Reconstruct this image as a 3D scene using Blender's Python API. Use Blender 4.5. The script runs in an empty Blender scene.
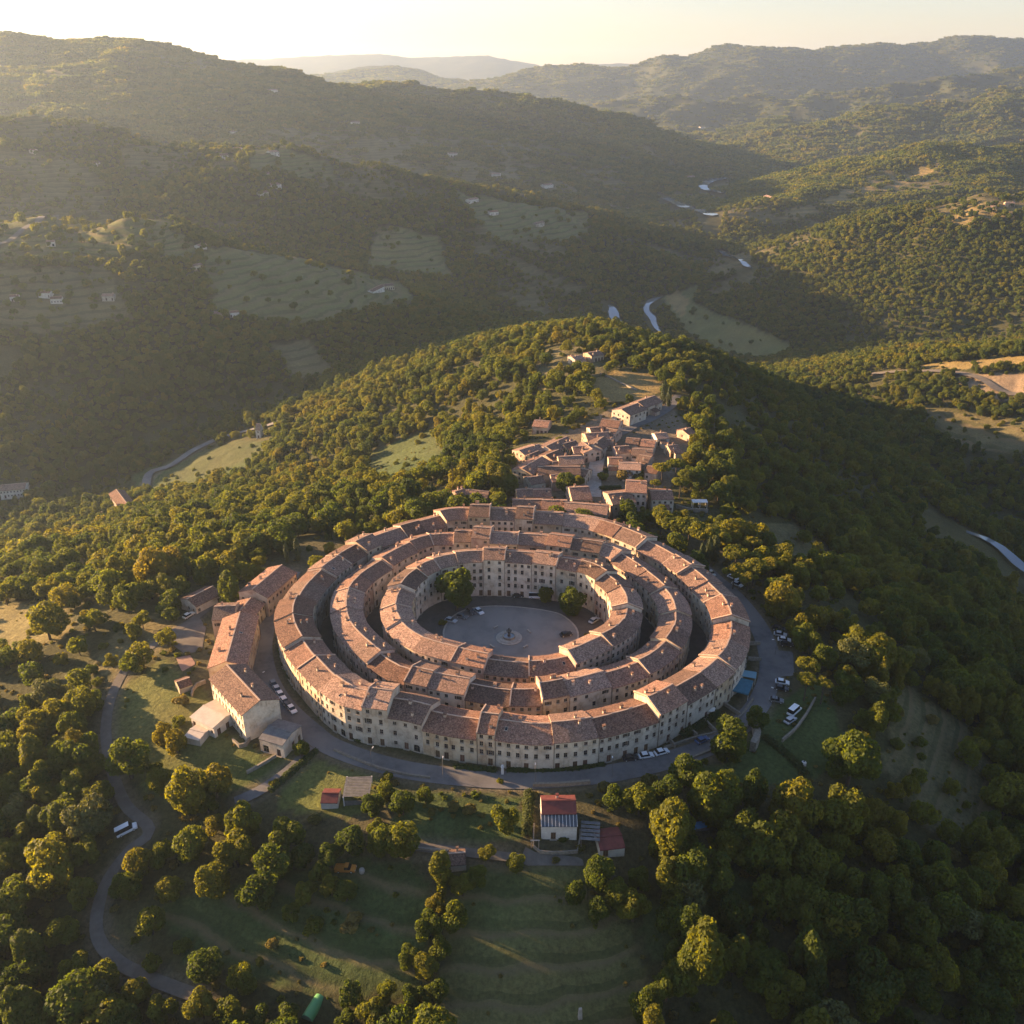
import bpy, math, random, time
import numpy as np
from mathutils import Matrix, Vector
T0 = time.time()
random.seed(7)
rng = np.random.default_rng(7)
SC = bpy.context.scene
COL = SC.collection

# ------------------------------------------------------------------ camera
F, PITCH, HC = 900.0, math.radians(25.64), 165.0
cd = bpy.data.cameras.new('camera'); cam = bpy.data.objects.new('camera', cd); COL.objects.link(cam)
cam.location = (0, 0, HC); cam.rotation_euler = (math.pi/2 - PITCH, 0, 0)
cd.sensor_width = 36; cd.lens = 36*F/1024; cd.clip_start = 1; cd.clip_end = 60000
SC.camera = cam
# ------------------------------------------------------------------ world, sun, exposure
SUN_EL, SUN_AZ = math.radians(10.6), math.radians(-69)      # azimuth from +Y towards +X
w = bpy.data.worlds.new('World'); SC.world = w; w.use_nodes = True
nt = w.node_tree; bg = nt.nodes['Background']
sky = nt.nodes.new('ShaderNodeTexSky'); sky.sky_type = 'NISHITA'; sky.sun_disc = False
sky.sun_elevation = SUN_EL; sky.sun_rotation = SUN_AZ
sky.air_density = 1.0; sky.dust_density = 0.3; sky.ozone_density = 2.2
tn = nt.nodes.new('ShaderNodeMix'); tn.data_type = 'RGBA'; tn.blend_type = 'MULTIPLY'; tn.inputs[0].default_value = 1; tn.inputs[7].default_value = (1.08, .92, .97, 1)
wtc = nt.nodes.new('ShaderNodeTexCoord'); wsx = nt.nodes.new('ShaderNodeSeparateXYZ'); nt.links.new(wtc.outputs['Generated'], wsx.inputs[0])      # peach towards the horizon
wmr = nt.nodes.new('ShaderNodeMapRange'); wmr.inputs[1].default_value = .02; wmr.inputs[2].default_value = .35; nt.links.new(wsx.outputs[2], wmr.inputs[0])
wmx = nt.nodes.new('ShaderNodeMix'); wmx.data_type = 'RGBA'; nt.links.new(wmr.outputs[0], wmx.inputs[0]); wmx.inputs[6].default_value = (.97, .75, .72, 1); wmx.inputs[7].default_value = (1.04, .93, 1.02, 1); nt.links.new(wmx.outputs[2], tn.inputs[7])
nt.links.new(sky.outputs[0], tn.inputs[6]); nt.links.new(tn.outputs[2], bg.inputs[0]); bg.inputs[1].default_value = 0.056
sl = bpy.data.lights.new('sun', 'SUN'); sl.energy = 5.0; sl.angle = math.radians(0.55); sl.color = (1.0, 0.63, 0.33)
so = bpy.data.objects.new('sun', sl); COL.objects.link(so)
sdir = Vector((math.sin(SUN_AZ)*math.cos(SUN_EL), math.cos(SUN_AZ)*math.cos(SUN_EL), math.sin(SUN_EL)))
so.rotation_euler = sdir.to_track_quat('Z', 'Y').to_euler(); so.location = sdir*500
SC.view_settings.view_transform = 'Standard'; SC.view_settings.look = 'None'
SC.view_settings.exposure = 2.48; SC.view_settings.gamma = 1; SC.view_settings.use_curve_mapping = False
SC.render.engine = 'CYCLES'
SC.cycles.use_denoising = True
SC.cycles.max_bounces = 5; SC.cycles.diffuse_bounces = 2; SC.cycles.glossy_bounces = 2
SC.cycles.transmission_bounces = 2; SC.cycles.volume_bounces = 0; SC.cycles.transparent_max_bounces = 4
HAZE_DENSITY = 0.000066

# ------------------------------------------------------------------ projection helpers
CP, SP = math.cos(PITCH), math.sin(PITCH)
def rays(p):
    p = np.atleast_2d(np.asarray(p, float)); a = (p[:, 0]-512)/F; b = (512-p[:, 1])/F
    return np.stack([a, CP+b*SP, -SP+b*CP], 1)
def at_z(px, py, z):
    r = rays([(px, py)])[0]; t = (z-HC)/r[2]; return np.array([r[0]*t, r[1]*t, z])
def at_y(px, py, Y):
    r = rays([(px, py)])[0]; t = Y/r[1]; return np.array([r[0]*t, Y, HC+r[2]*t])
def project(x, y, z):
    x = np.asarray(x, float); dz = np.asarray(z, float)-HC
    zc = y*CP-dz*SP; up = y*SP+dz*CP
    return 512+F*x/zc, 512-F*up/zc, zc

# ------------------------------------------------------------------ noise
TAB = rng.random((256, 256))
def vnoise(x, y):
    xi = np.floor(x).astype(np.int64); yi = np.floor(y).astype(np.int64); fx = x-xi; fy = y-yi
    fx = fx*fx*fx*(fx*(fx*6-15)+10); fy = fy*fy*fy*(fy*(fy*6-15)+10)
    x0, x1, y0, y1 = xi & 255, (xi+1) & 255, yi & 255, (yi+1) & 255
    return (TAB[x0, y0]*(1-fx)+TAB[x1, y0]*fx)*(1-fy)+(TAB[x0, y1]*(1-fx)+TAB[x1, y1]*fx)*fy
def fbm(x, y, o=4):
    s = 0; a = .5; n = 0
    for k in range(o):
        s = s+a*vnoise(x+17.3*k, y-9.1*k); n += a; a *= .5; x = x*2.03; y = y*2.03
    return s/n-.5

# ------------------------------------------------------------------ terrain height
VALLEY = -140.0
def crest(pts): return np.array([at_y(*p) for p in pts])
RIDGES = [   # crest as (pixel x, pixel y, distance), side slope, rounding
    (crest([(-330,260,940),(-150,222,960),(0,208,1000),(60,222,1010),(150,224,1010),(230,240,1020),(300,257,1040),(370,281,1070),(430,296,1095),(490,311,1120),(540,333,1150)]), .36, 25),
    (crest([(-420,230,1400),(-200,150,1450),(0,119,1500),(120,133,1520),(200,135,1530),(260,149,1545),(330,160,1560),(400,172,1580),(460,183,1600),(520,195,1620),(580,209,1645),(640,229,1670),(690,247,1690),(725,264,1700)]), .33, 30),  # unseen left end shaped low so the sun reaches the right hills
    (crest([(-600,150,2300),(-250,70,2500),(0,33,2600),(50,38,2620),(100,36,2640),(130,45,2660),(200,52,2700),(260,62,2750),(300,74,2800),(370,81,2880),(430,88,2950),(500,95,3000),(560,105,3050),(620,118,3120),(680,136,3200),(730,151,3300),(765,166,3350)]), .30, 40),  # left end outside the view also dropped to let sunlight past
    (crest([(240,75,7200),(300,76,7000),(340,68,7000),(390,65,7000),(430,74,7000),(470,84,7000),(540,95,7000)]), .22, 120),
    (crest([(120,72,12000),(230,60,12000),(300,57,12000),(370,54,12000),(430,58,12000),(480,56,12000),(540,66,12000),(640,63,12000),(760,66,12000)]), .2, 200),
    (crest([(430,96,6300),(480,78,6300),(530,68,6300),(575,61,6300),(620,66,6300),(680,53,6300),(725,42,6300),(770,49,6300),(830,48,6400),(870,45,6500),(930,41,6600),(965,35,6600),(1024,40,6600),(1150,48,6600),(1400,60,6600)]), .36, 90),
    (crest([(520,118,4700),(600,108,4700),(650,100,4700),(720,104,4600),(800,98,4600),(880,88,4600),(960,78,4700),(1040,72,4700),(1250,68,4700)]), .32, 80),
    (crest([(700,152,3300),(760,140,3350),(830,126,3350),(900,112,3400),(980,98,3450),(1080,88,3500),(1300,80,3500)]), .30, 50),
    (crest([(560,140,3900),(640,128,3900),(700,126,3900),(760,118,3900)]), .30, 50),
    (crest([(690,226,1790),(730,210,1850),(770,197,1950),(832,183,2050),(887,162,2150),(942,146,2200),(1024,143,2250),(1200,120,2300)]), .27, 40),
    (crest([(765,262,1500),(812,246,1450),(852,236,1430),(912,217,1400),(962,207,1360),(1024,199,1330),(1150,180,1300),(1400,170,1300)]), .36, 30),
    (crest([(830,392,800),(870,378,790),(910,371,770),(960,366,750),(1024,359,730),(1150,345,710),(1350,335,700)]), .30, 20),
]
AXIS = [  # x, y, z, plateau radius of the village spur
    ((0,236,0,66),(0,268,0,68)), ((-38,255,0,66),(38,255,0,66)), ((0,255,0,50),(-82,262,-1,32)),
    ((0,300,0,60),(40,370,0,46)), ((40,370,0,46),(76,470,3,26)), ((76,470,3,26),(72,560,4,34)), ((72,560,4,34),(54,625,0,20)), ((54,625,0,20),(40,690,-45,10))]
def smax(a, b, k):
    h = np.maximum(k-np.abs(a-b), 0)/k
    return np.maximum(a, b)+h*h*k*.25
def seg_dist(x, y, a, b):
    dx, dy = b[0]-a[0], b[1]-a[1]; L = dx*dx+dy*dy
    t = np.clip(((x-a[0])*dx+(y-a[1])*dy)/L, 0, 1)
    return np.sqrt((x-a[0]-t*dx)**2+(y-a[1]-t*dy)**2), t
def height(x, y):
    x = np.asarray(x, float); y = np.asarray(y, float)
    far = np.clip((y-450)/900, 0, 1)
    side = np.clip((np.sqrt(x*x+(y-258)**2)-110)/250, 0, 1)
    amp = np.maximum(far, side*.35)
    wx = x+amp*(110*fbm(x/330+3, y/330)+28*fbm(x/90, y/90+5, 3)); wy = y+amp*(110*fbm(x/330, y/330+7)+28*fbm(x/90+9, y/90, 3))
    base = VALLEY+np.clip((y-1800)/3000, 0, 1)*25
    z = base+0*x
    for C, s, r in RIDGES:
        v = np.full(x.shape, -1e9)
        for a, b in zip(C[:-1], C[1:]):
            d, t = seg_dist(wx, wy, a, b)
            v = np.maximum(v, a[2]+t*(b[2]-a[2])-s*(np.sqrt(d*d+r*r)-r))
        z = smax(z, v, 22+r*.4)
    g = np.clip((z-VALLEY)/150, 0, 1.3)
    f2 = np.clip((y-1500)/1500, 0, 1)
    rn = (1-np.abs(2*fbm(x/260+31, y/260+11, 5))*2.2)*(1-f2*.75)+f2*.75*(1-np.abs(2*fbm(x/620+31, y/620+11, 4))*2.2)
    f3 = np.clip((y-2900)/900, 0, 1)*np.clip((x+200)/900, 0, 1)*np.clip((6300-y)/700, 0, 1)
    z = z+g*far*(rn-.62)*(26+60*f3)
    # village spur
    wx2 = x+amp*24*fbm(x/70+2, y/70); wy2 = y+amp*24*fbm(x/70, y/70+8)
    v = np.full(x.shape, -1e9)
    for a, b in AXIS:
        d, t = seg_dist(wx2, wy2, a, b)
        r = a[3]+t*(b[3]-a[3]); ax = a[0]+t*(b[0]-a[0]); nx = (x-ax)/np.maximum(d, 1); sd = np.maximum(d-r, 0)
        left = np.maximum(-nx, 0); right = np.clip(nx, 0, 1)
        q = np.clip((y-260)/180, 0, 1)
        ny_ = np.clip(-(y-(a[1]+t*(b[1]-a[1])))/np.maximum(d, 1), 0, 1)
        s = .25+ny_*.10+left*(-.04+.16*q)+right*.24*np.clip((y-70)/110, 0, 1)
        v = np.maximum(v, a[2]+t*(b[2]-a[2])-s*(np.sqrt(sd*sd+196)-14))
    v = v+side*(1-far)*(fbm(x/45, y/45)*5+fbm(x/130+4, y/130)*9)
    z = smax(z, v, 24)
    return z
def clearing(x, y):
    """1 where the far hills have scrub and grass instead of wood"""
    n = fbm(x/210+13, y/150+3, 4)+.5
    return np.clip((n-.585)*14, 0, 1)*np.clip((y-760)/150, 0, 1)*(1-.7*np.clip((y-2300)/1500, 0, 1))
def px2w(P, off=0.0):
    """points where pixel rays of the photograph first meet the ground raised by off"""
    R = rays(P); Y = np.concatenate([np.arange(70, 760, 3.0), 760*1.012**np.arange(0, 235)])
    t = Y[None, :]/R[:, 1:2]; X = R[:, 0:1]*t; YY = np.broadcast_to(Y, X.shape); Z = HC+R[:, 2:3]*t
    dlt = Z-height(X, YY)-off
    hit = dlt < 0; i = np.where(hit.any(1), hit.argmax(1), len(Y)-1); i = np.maximum(i, 1); k = np.arange(len(R))
    a, b = dlt[k, i-1], dlt[k, i]; f = np.clip(a/(a-b+1e-9), 0, 1)
    y = Y[i-1]+f*(Y[i]-Y[i-1]); x = R[:, 0]/R[:, 1]*y
    return np.stack([x, y, height(x, y)], 1)
def inpoly(x, y, poly):
    poly = np.asarray(poly); c = np.zeros(x.shape, bool); n = len(poly)
    for i in range(n):
        x1, y1 = poly[i][:2]; x2, y2 = poly[i-1][:2]
        if abs(y1-y2) < 1e-9: continue
        c ^= ((y1 > y) != (y2 > y)) & (x < (x2-x1)*(y-y1)/(y2-y1)+x1)
    return c
def polydist(x, y, line):
    d = np.full(np.shape(x), 1e9)
    for a, b in zip(line[:-1], line[1:]): d = np.minimum(d, seg_dist(x, y, a, b)[0])
    return d
def smooth_line(P, n=8, closed=False):
    P = [np.asarray(p, float) for p in P]; out = []; m = len(P)
    for i in range(m if closed else m-1):
        if closed: p0, p1, p2, p3 = P[i-1], P[i], P[(i+1) % m], P[(i+2) % m]
        else: p0, p1, p2, p3 = P[max(i-1, 0)], P[i], P[i+1], P[min(i+2, m-1)]
        for k in range(n):
            t = k/n; out.append(.5*((2*p1)+(-p0+p2)*t+(2*p0-5*p1+4*p2-p3)*t*t+(-p0+3*p1-3*p2+p3)*t**3))
    if not closed: out.append(P[-1])
    return np.array(out)
def resample(P, step, closed=False):
    P = np.asarray(P, float)
    if closed: P = np.vstack([P, P[:1]])
    L = np.concatenate([[0], np.cumsum(np.linalg.norm(np.diff(P[:, :2], axis=0), axis=1))])
    n = max(2, int(round(L[-1]/step))+1); q = np.linspace(0, L[-1], n)
    R = np.stack([np.interp(q, L, P[:, k]) for k in range(P.shape[1])], 1)
    return R[:-1] if closed else R
def normals2(P, closed=False):
    if closed: d = np.roll(P[:, :2], -1, 0)-np.roll(P[:, :2], 1, 0)
    else: d = np.gradient(P[:, :2], axis=0)
    d = d/np.linalg.norm(d, axis=1)[:, None]; return np.stack([-d[:, 1], d[:, 0]], 1)

# ------------------------------------------------------------------ materials
MATS = {}
def mat(name, base, rough=.85, var=None, scale=1.0, var2=None, scale2=.1, objrand=0.0, bump=0.0, bscale=4.0, spec=.3, coords='Object', metallic=0, streak=None):
    if name in MATS: return MATS[name]
    m = bpy.data.materials.new(name); m.use_nodes = True; N = m.node_tree.nodes; L = m.node_tree.links
    b = N['Principled BSDF']; b.inputs['Roughness'].default_value = rough; b.inputs['Specular IOR Level'].default_value = spec; b.inputs['Metallic'].default_value = metallic
    col = None
    tc = N.new('ShaderNodeTexCoord')
    def noise(s, det=5):
        n = N.new('ShaderNodeTexNoise'); n.inputs['Scale'].default_value = s; n.inputs['Detail'].default_value = det; n.inputs['Roughness'].default_value = .65
        L.new(tc.outputs[coords], n.inputs['Vector']); return n
    def mix(fac, a, c2, mode='MIX', k=None):
        x = N.new('ShaderNodeMix'); x.data_type = 'RGBA'; x.blend_type = mode
        if isinstance(fac, float): x.inputs[0].default_value = fac
        else: L.new(fac, x.inputs[0])
        for s, v in ((x.inputs[6], a), (x.inputs[7], c2)):
            if isinstance(v, tuple): s.default_value = (*v, 1)
            else: L.new(v, s)
        return x.outputs[2]
    def ramp(o, lo, hi):
        r = N.new('ShaderNodeMapRange'); r.inputs[1].default_value = lo; r.inputs[2].default_value = hi; L.new(o, r.inputs[0]); return r.outputs[0]
    col = base
    if var: col = mix(ramp(noise(scale).outputs[0], .38, .62), col, var)
    if streak:
        mp = N.new('ShaderNodeMapping'); mp.inputs['Scale'].default_value = (1, 1, .14); L.new(tc.outputs[coords], mp.inputs[0]); sn = noise(1.5, 4); L.new(mp.outputs[0], sn.inputs['Vector'])
        col = mix(ramp(sn.outputs[0], .5, .72), col, streak)
        pn = noise(.33, 3); col = mix(ramp(pn.outputs[0], .55, .66), col, tuple(c_*.72 for c_ in base))
    if var2: col = mix(ramp(noise(scale2).outputs[0], .42, .6), col, var2)
    if objrand:
        oi = N.new('ShaderNodeObjectInfo'); hs = N.new('ShaderNodeHueSaturation')
        hs.inputs['Value'].default_value = 1
        L.new(ramp2(N, L, oi.outputs['Random'], 1-objrand, 1+objrand), hs.inputs['Value'])
        r2 = N.new('ShaderNodeMath'); r2.operation = 'MULTIPLY'; r2.inputs[1].default_value = 7.31; L.new(oi.outputs['Random'], r2.inputs[0])
        r3 = N.new('ShaderNodeMath'); r3.operation = 'FRACT'; L.new(r2.outputs[0], r3.inputs[0])
        L.new(ramp2(N, L, r3.outputs[0], .5-objrand*.06, .5+objrand*.06), hs.inputs['Hue'])
        if isinstance(col, tuple): hs.inputs['Color'].default_value = (*col, 1)
        else: L.new(col, hs.inputs['Color'])
        col = hs.outputs[0]
    if isinstance(col, tuple): b.inputs['Base Color'].default_value = (*col, 1)
    else: L.new(col, b.inputs['Base Color'])
    if bump:
        bp = N.new('ShaderNodeBump'); bp.inputs['Strength'].default_value = bump; bp.inputs['Distance'].default_value = .3; L.new(noise(bscale).outputs[0], bp.inputs['Height']); L.new(bp.outputs[0], b.inputs['Normal'])
    MATS[name] = m; return m
def ramp2(N, L, o, a, b):
    r = N.new('ShaderNodeMapRange'); r.inputs[3].default_value = a; r.inputs[4].default_value = b; L.new(o, r.inputs[0]); return r.outputs[0]

def leafmat(name, cols, trans=.46):
    m = bpy.data.materials.new(name); m.use_nodes = True; N = m.node_tree.nodes; L = m.node_tree.links
    b = N['Principled BSDF']; b.inputs['Roughness'].default_value = .7; b.inputs['Specular IOR Level'].default_value = .2
    oi = N.new('ShaderNodeObjectInfo'); cr = N.new('ShaderNodeValToRGB'); e = cr.color_ramp.elements
    e[0].color = (*cols[0], 1); e[1].color = (*cols[-1], 1)
    for i, c in enumerate(cols[1:-1]): x = e.new((i+1)/(len(cols)-1)); x.color = (*c, 1)
    ln = N.new('ShaderNodeTexNoise'); ln.inputs['Scale'].default_value = .013; ln.inputs['Detail'].default_value = 4; L.new(oi.outputs['Location'], ln.inputs['Vector'])
    ad = N.new('ShaderNodeMath'); ad.operation = 'MULTIPLY_ADD'; ad.inputs[1].default_value = .62; L.new(oi.outputs['Random'], ad.inputs[0])
    L.new(ramp2(N, L, ln.outputs[0], -.45, .85), ad.inputs[2]); ad.use_clamp = True; L.new(ad.outputs[0], cr.inputs[0])
    tc = N.new('ShaderNodeTexCoord'); n = N.new('ShaderNodeTexNoise'); n.inputs['Scale'].default_value = 1.1; n.inputs['Detail'].default_value = 4; L.new(tc.outputs['Object'], n.inputs['Vector'])
    hs = N.new('ShaderNodeHueSaturation'); L.new(cr.outputs[0], hs.inputs['Color']); L.new(ramp2(N, L, n.outputs[0], .45, 1.6), hs.inputs['Value'])
    L.new(hs.outputs[0], b.inputs['Base Color'])
    tm_ = N.new('ShaderNodeMix'); tm_.data_type = 'RGBA'; tm_.blend_type = 'MULTIPLY'; tm_.inputs[0].default_value = 1; L.new(hs.outputs[0], tm_.inputs[6]); tm_.inputs[7].default_value = (3.2, 2.75, .75, 1)
    tr = N.new('ShaderNodeBsdfTranslucent'); L.new(tm_.outputs[2], tr.inputs[0]); ms = N.new('ShaderNodeMixShader'); ms.inputs[0].default_value = trans
    L.new(b.outputs[0], ms.inputs[1]); L.new(tr.outputs[0], ms.inputs[2]); L.new(ms.outputs[0], N['Material Output'].inputs[0])
    MATS[name] = m; return m
LEAF = leafmat('foliage', [(.026,.046,.010), (.044,.068,.011), (.068,.088,.012), (.090,.100,.013), (.110,.102,.015)])
OLIVE = leafmat('olive_foliage', [(.058,.072,.026), (.075,.088,.030), (.09,.10,.03)], .25)
PINE = leafmat('pine_foliage', [(.065,.085,.012), (.095,.105,.014), (.13,.12,.016)])
CYP = leafmat('cypress_foliage', [(.025,.040,.014), (.030,.045,.014), (.035,.050,.015)], .1)
DRYLEAF = leafmat('scrub_foliage', [(.075,.085,.022), (.11,.10,.03), (.16,.13,.05)], .3)
HEDGE = leafmat('hedge_foliage', [(.030,.050,.014), (.040,.060,.016), (.055,.068,.018)], .25)
BARK = mat('bark', (.09,.065,.045), var=(.05,.04,.03), scale=3)
WALLS = [mat('stone_cream', (.52,.44,.33), var=(.38,.30,.21), scale=.9, var2=(.57,.50,.39), scale2=.25, objrand=.16, streak=(.24,.20,.155), bump=.5, bscale=2.2),
         mat('stone_pink', (.47,.33,.245), var=(.34,.22,.16), scale=.8, var2=(.52,.41,.31), scale2=.22, objrand=.16, streak=(.24,.165,.12), bump=.5, bscale=2.2),
         mat('stone_ochre', (.50,.37,.23), var=(.37,.26,.16), scale=.9, var2=(.54,.45,.32), scale2=.2, objrand=.16, streak=(.24,.18,.115), bump=.5, bscale=2.2),
         mat('stone_grey', (.44,.38,.30), var=(.30,.26,.20), scale=.9, var2=(.50,.44,.35), scale2=.25, objrand=.16, streak=(.20,.175,.14), bump=.5, bscale=2.2)]
WHITEWALL = mat('white_plaster', (.62,.58,.50), var=(.50,.46,.39), scale=.7, objrand=.08)
STONE = mat('dry_stone', (.30,.26,.20), var=(.19,.165,.13), scale=1.6, bump=.6, bscale=3)
CAP = mat('ridge_mortar', (.46,.34,.25), var=(.36,.25,.18), scale=1.2)
CHIM = mat('chimney_plaster', (.50,.40,.31), var=(.36,.27,.20), scale=2, objrand=.25)
WOOD = mat('door_wood', (.09,.05,.03), var=(.13,.07,.04), scale=3, objrand=.4)
SHUT = mat('shutter_paint', (.07,.055,.045), var=(.05,.045,.04), scale=3, objrand=.5)
FRAME = mat('window_frame', (.20,.16,.12), objrand=.4)
GLASS = mat('window_glass', (.012,.014,.017), rough=.15, spec=.5)
def roofmat(name, c1, c2, c3):
    m = bpy.data.materials.new(name); m.use_nodes = True; N = m.node_tree.nodes; L = m.node_tree.links
    b = N['Principled BSDF']; b.inputs['Roughness'].default_value = .9; b.inputs['Specular IOR Level'].default_value = .2
    uv = N.new('ShaderNodeTexCoord')
    def noise(s, d, src='UV'):
        n = N.new('ShaderNodeTexNoise'); n.inputs['Scale'].default_value = s; n.inputs['Detail'].default_value = d; n.inputs['Roughness'].default_value = .7; L.new(uv.outputs[src], n.inputs['Vector']); return n
    n1 = noise(.35, 4, 'Object'); n2 = noise(2.6, 6, 'Object')
    vor = N.new('ShaderNodeTexVoronoi'); vor.inputs['Scale'].default_value = 3.4; L.new(uv.outputs['UV'], vor.inputs['Vector'])
    def mix(f, a, c, mode='MIX'):
        x = N.new('ShaderNodeMix'); x.data_type = 'RGBA'; x.blend_type = mode
        L.new(f, x.inputs[0]) if not isinstance(f, float) else setattr(x.inputs[0], 'default_value', f)
        for s, v in ((x.inputs[6], a), (x.inputs[7], c)): s.default_value = (*v, 1) if isinstance(v, tuple) else (0,0,0,1); (None if isinstance(v, tuple) else L.new(v, s))
        return x.outputs[2]
    def mr(o, a, c, d=0., e=1.):
        r = N.new('ShaderNodeMapRange'); r.inputs[1].default_value = a; r.inputs[2].default_value = c; r.inputs[3].default_value = d; r.inputs[4].default_value = e; L.new(o, r.inputs[0]); return r.outputs[0]
    col = mix(mr(n1.outputs[0], .4, .62), c1, c2); col = mix(mr(n2.outputs[0], .42, .66), col, c3)
    hs = N.new('ShaderNodeHueSaturation'); L.new(col, hs.inputs['Color'])
    sp = N.new('ShaderNodeSeparateColor'); L.new(vor.outputs['Color'], sp.inputs[0]); L.new(mr(sp.outputs[0], 0, 1, .55, 1.45), hs.inputs['Value'])
    oi = N.new('ShaderNodeObjectInfo'); h2 = N.new('ShaderNodeHueSaturation'); L.new(hs.outputs[0], h2.inputs['Color']); L.new(mr(oi.outputs['Random'], 0, 1, .52, 1.12), h2.inputs['Value'])
    L.new(h2.outputs[0], b.inputs['Base Color'])
    wv = N.new('ShaderNodeTexWave'); wv.wave_type = 'BANDS'; wv.bands_direction = 'X'; wv.inputs['Scale'].default_value = 1.3; wv.inputs['Distortion'].default_value = .6; L.new(uv.outputs['UV'], wv.inputs['Vector'])
    bp = N.new('ShaderNodeBump'); bp.inputs['Strength'].default_value = .6; bp.inputs['Distance'].default_value = .12
    ad = N.new('ShaderNodeMath'); ad.operation = 'ADD'; L.new(wv.outputs[0], ad.inputs[0]); L.new(n2.outputs[0], ad.inputs[1]); L.new(ad.outputs[0], bp.inputs['Height']); L.new(bp.outputs[0], b.inputs['Normal'])
    MATS[name] = m; return m
ROOFS = [roofmat('roof_tile_rust', (.235,.122,.078), (.165,.084,.060), (.33,.205,.145)), roofmat('roof_tile_brown', (.19,.112,.080), (.14,.082,.062), (.29,.195,.145)), roofmat('roof_tile_pale', (.265,.158,.112), (.20,.118,.088), (.38,.27,.20))]
REDROOF = mat('red_sheet_roof', (.17,.045,.035), rough=.7, var=(.12,.035,.028), scale=.8)
GREYROOF = mat('grey_sheet_roof', (.17,.16,.15), rough=.7, var=(.11,.105,.10), scale=.8)
PALEROOF = mat('pale_sheet_roof', (.55,.47,.38), rough=.7, var=(.47,.40,.32), scale=.6)
ASPH = mat('asphalt', (.14,.135,.13), rough=.9, var=(.10,.097,.093), scale=.3, var2=(.17,.16,.148), scale2=.07)
LANE = mat('lane_gravel', (.15,.132,.108), rough=.95, var=(.11,.096,.078), scale=.3)
PALESTREET = mat('pale_street_paving', (.40,.35,.29), var=(.30,.26,.21), scale=.5)
PAVE = mat('street_paving', (.10,.088,.076), rough=.9, var=(.075,.066,.058), scale=.35)
PLAZA = mat('plaza_paving', (.20,.185,.165), rough=.9, var=(.155,.145,.132), scale=.18, var2=(.24,.22,.195), scale2=.06)
COPING = mat('coping_stone', (.25,.215,.165), var=(.17,.15,.115), scale=1.4)
KERB = mat('kerb_stone', (.38,.34,.28), var=(.30,.26,.21), scale=1.0)
METAL = mat('white_metal', (.60,.58,.54), rough=.5)
TYRE = mat('tyre_rubber', (.02,.02,.02))
CARGLASS = mat('car_glass', (.015,.018,.022), rough=.08, spec=.6)
CARCOL = {k: mat('paint_'+k, c, rough=.3, spec=.5) for k, c in dict(white=(.75,.75,.74), silver=(.42,.43,.44), black=(.03,.03,.035), grey=(.14,.145,.15), blue=(.05,.10,.22), red=(.30,.03,.02), orange=(.55,.22,.04), cream=(.6,.55,.45)).items()}

# ------------------------------------------------------------------ mesh helpers
def link_obj(name, me, parent=None, loc=(0,0,0)):
    o = bpy.data.objects.new(name, me); COL.objects.link(o); o.location = loc
    if parent is not None: o.parent = parent
    return o
class MB:
    def __init__(s): s.v = []; s.f = []; s.m = []; s.uv = []
    def quad(s, pts, m=0, uv=None):
        i = len(s.v); s.v += [tuple(p) for p in pts]; s.f.append(tuple(range(i, i+len(pts)))); s.m.append(m)
        s.uv += uv if uv else [(p[0], p[1]) for p in pts]
    def box(s, c, d, m=0, rot=0.0, taper=1.0):
        """c = centre of base, d = full sizes"""
        x, y, z = d[0]/2, d[1]/2, d[2]; ca, sa = math.cos(rot), math.sin(rot)
        def P(a, b, h, k=1): a *= k; b *= k; return (c[0]+a*ca-b*sa, c[1]+a*sa+b*ca, c[2]+h)
        B = [P(-x,-y,0), P(x,-y,0), P(x,y,0), P(-x,y,0)]; U = [P(-x,-y,z,taper), P(x,-y,z,taper), P(x,y,z,taper), P(-x,y,z,taper)]
        s.quad(U, m); s.quad(B[::-1], m)
        for k in range(4): s.quad([B[k], B[(k+1) % 4], U[(k+1) % 4], U[k]], m)
    def tube(s, a, b, r0, r1, n=8, m=0, cap=True):
        a, b = Vector(a), Vector(b); q = (b-a).to_track_quat('Z', 'Y').to_matrix(); R0 = []; R1 = []
        for k in range(n):
            e = q @ Vector((math.cos(2*math.pi*k/n), math.sin(2*math.pi*k/n), 0)); R0.append(a+e*r0); R1.append(b+e*r1)
        for k in range(n): s.quad([R0[k], R0[(k+1) % n], R1[(k+1) % n], R1[k]], m)
        if cap: s.quad(R1, m); s.quad(R0[::-1], m)
    def lathe(s, c, prof, n=20, m=0):
        for (r0, z0), (r1, z1) in zip(prof[:-1], prof[1:]):
            for k in range(n):
                a, b = 2*math.pi*k/n, 2*math.pi*(k+1)/n
                p = [(c[0]+r*math.cos(t), c[1]+r*math.sin(t), c[2]+z) for r, t, z in ((r0,a,z0),(r0,b,z0),(r1,b,z1),(r1,a,z1))]
                if r1 < 1e-6: p = p[:3]
                elif r0 < 1e-6: p = [p[0], p[2], p[3]]
                s.quad(p, m)
    def mesh(s, name, mats, smooth=False):
        me = bpy.data.meshes.new(name); me.from_pydata(s.v, [], s.f)
        for m in (mats if isinstance(mats, (list, tuple)) else [mats]): me.materials.append(m)
        me.polygons.foreach_set('material_index', np.array(s.m, np.int32))
        u = me.uv_layers.new(name='UVMap'); u.data.foreach_set('uv', np.array(s.uv, np.float32).ravel())
        if smooth: me.polygons.foreach_set('use_smooth', np.ones(len(s.f), bool))
        me.update(); return me
    def obj(s, name, mats, parent=None, loc=(0,0,0), smooth=False): return link_obj(name, s.mesh(name, mats, smooth), parent, loc)
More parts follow.
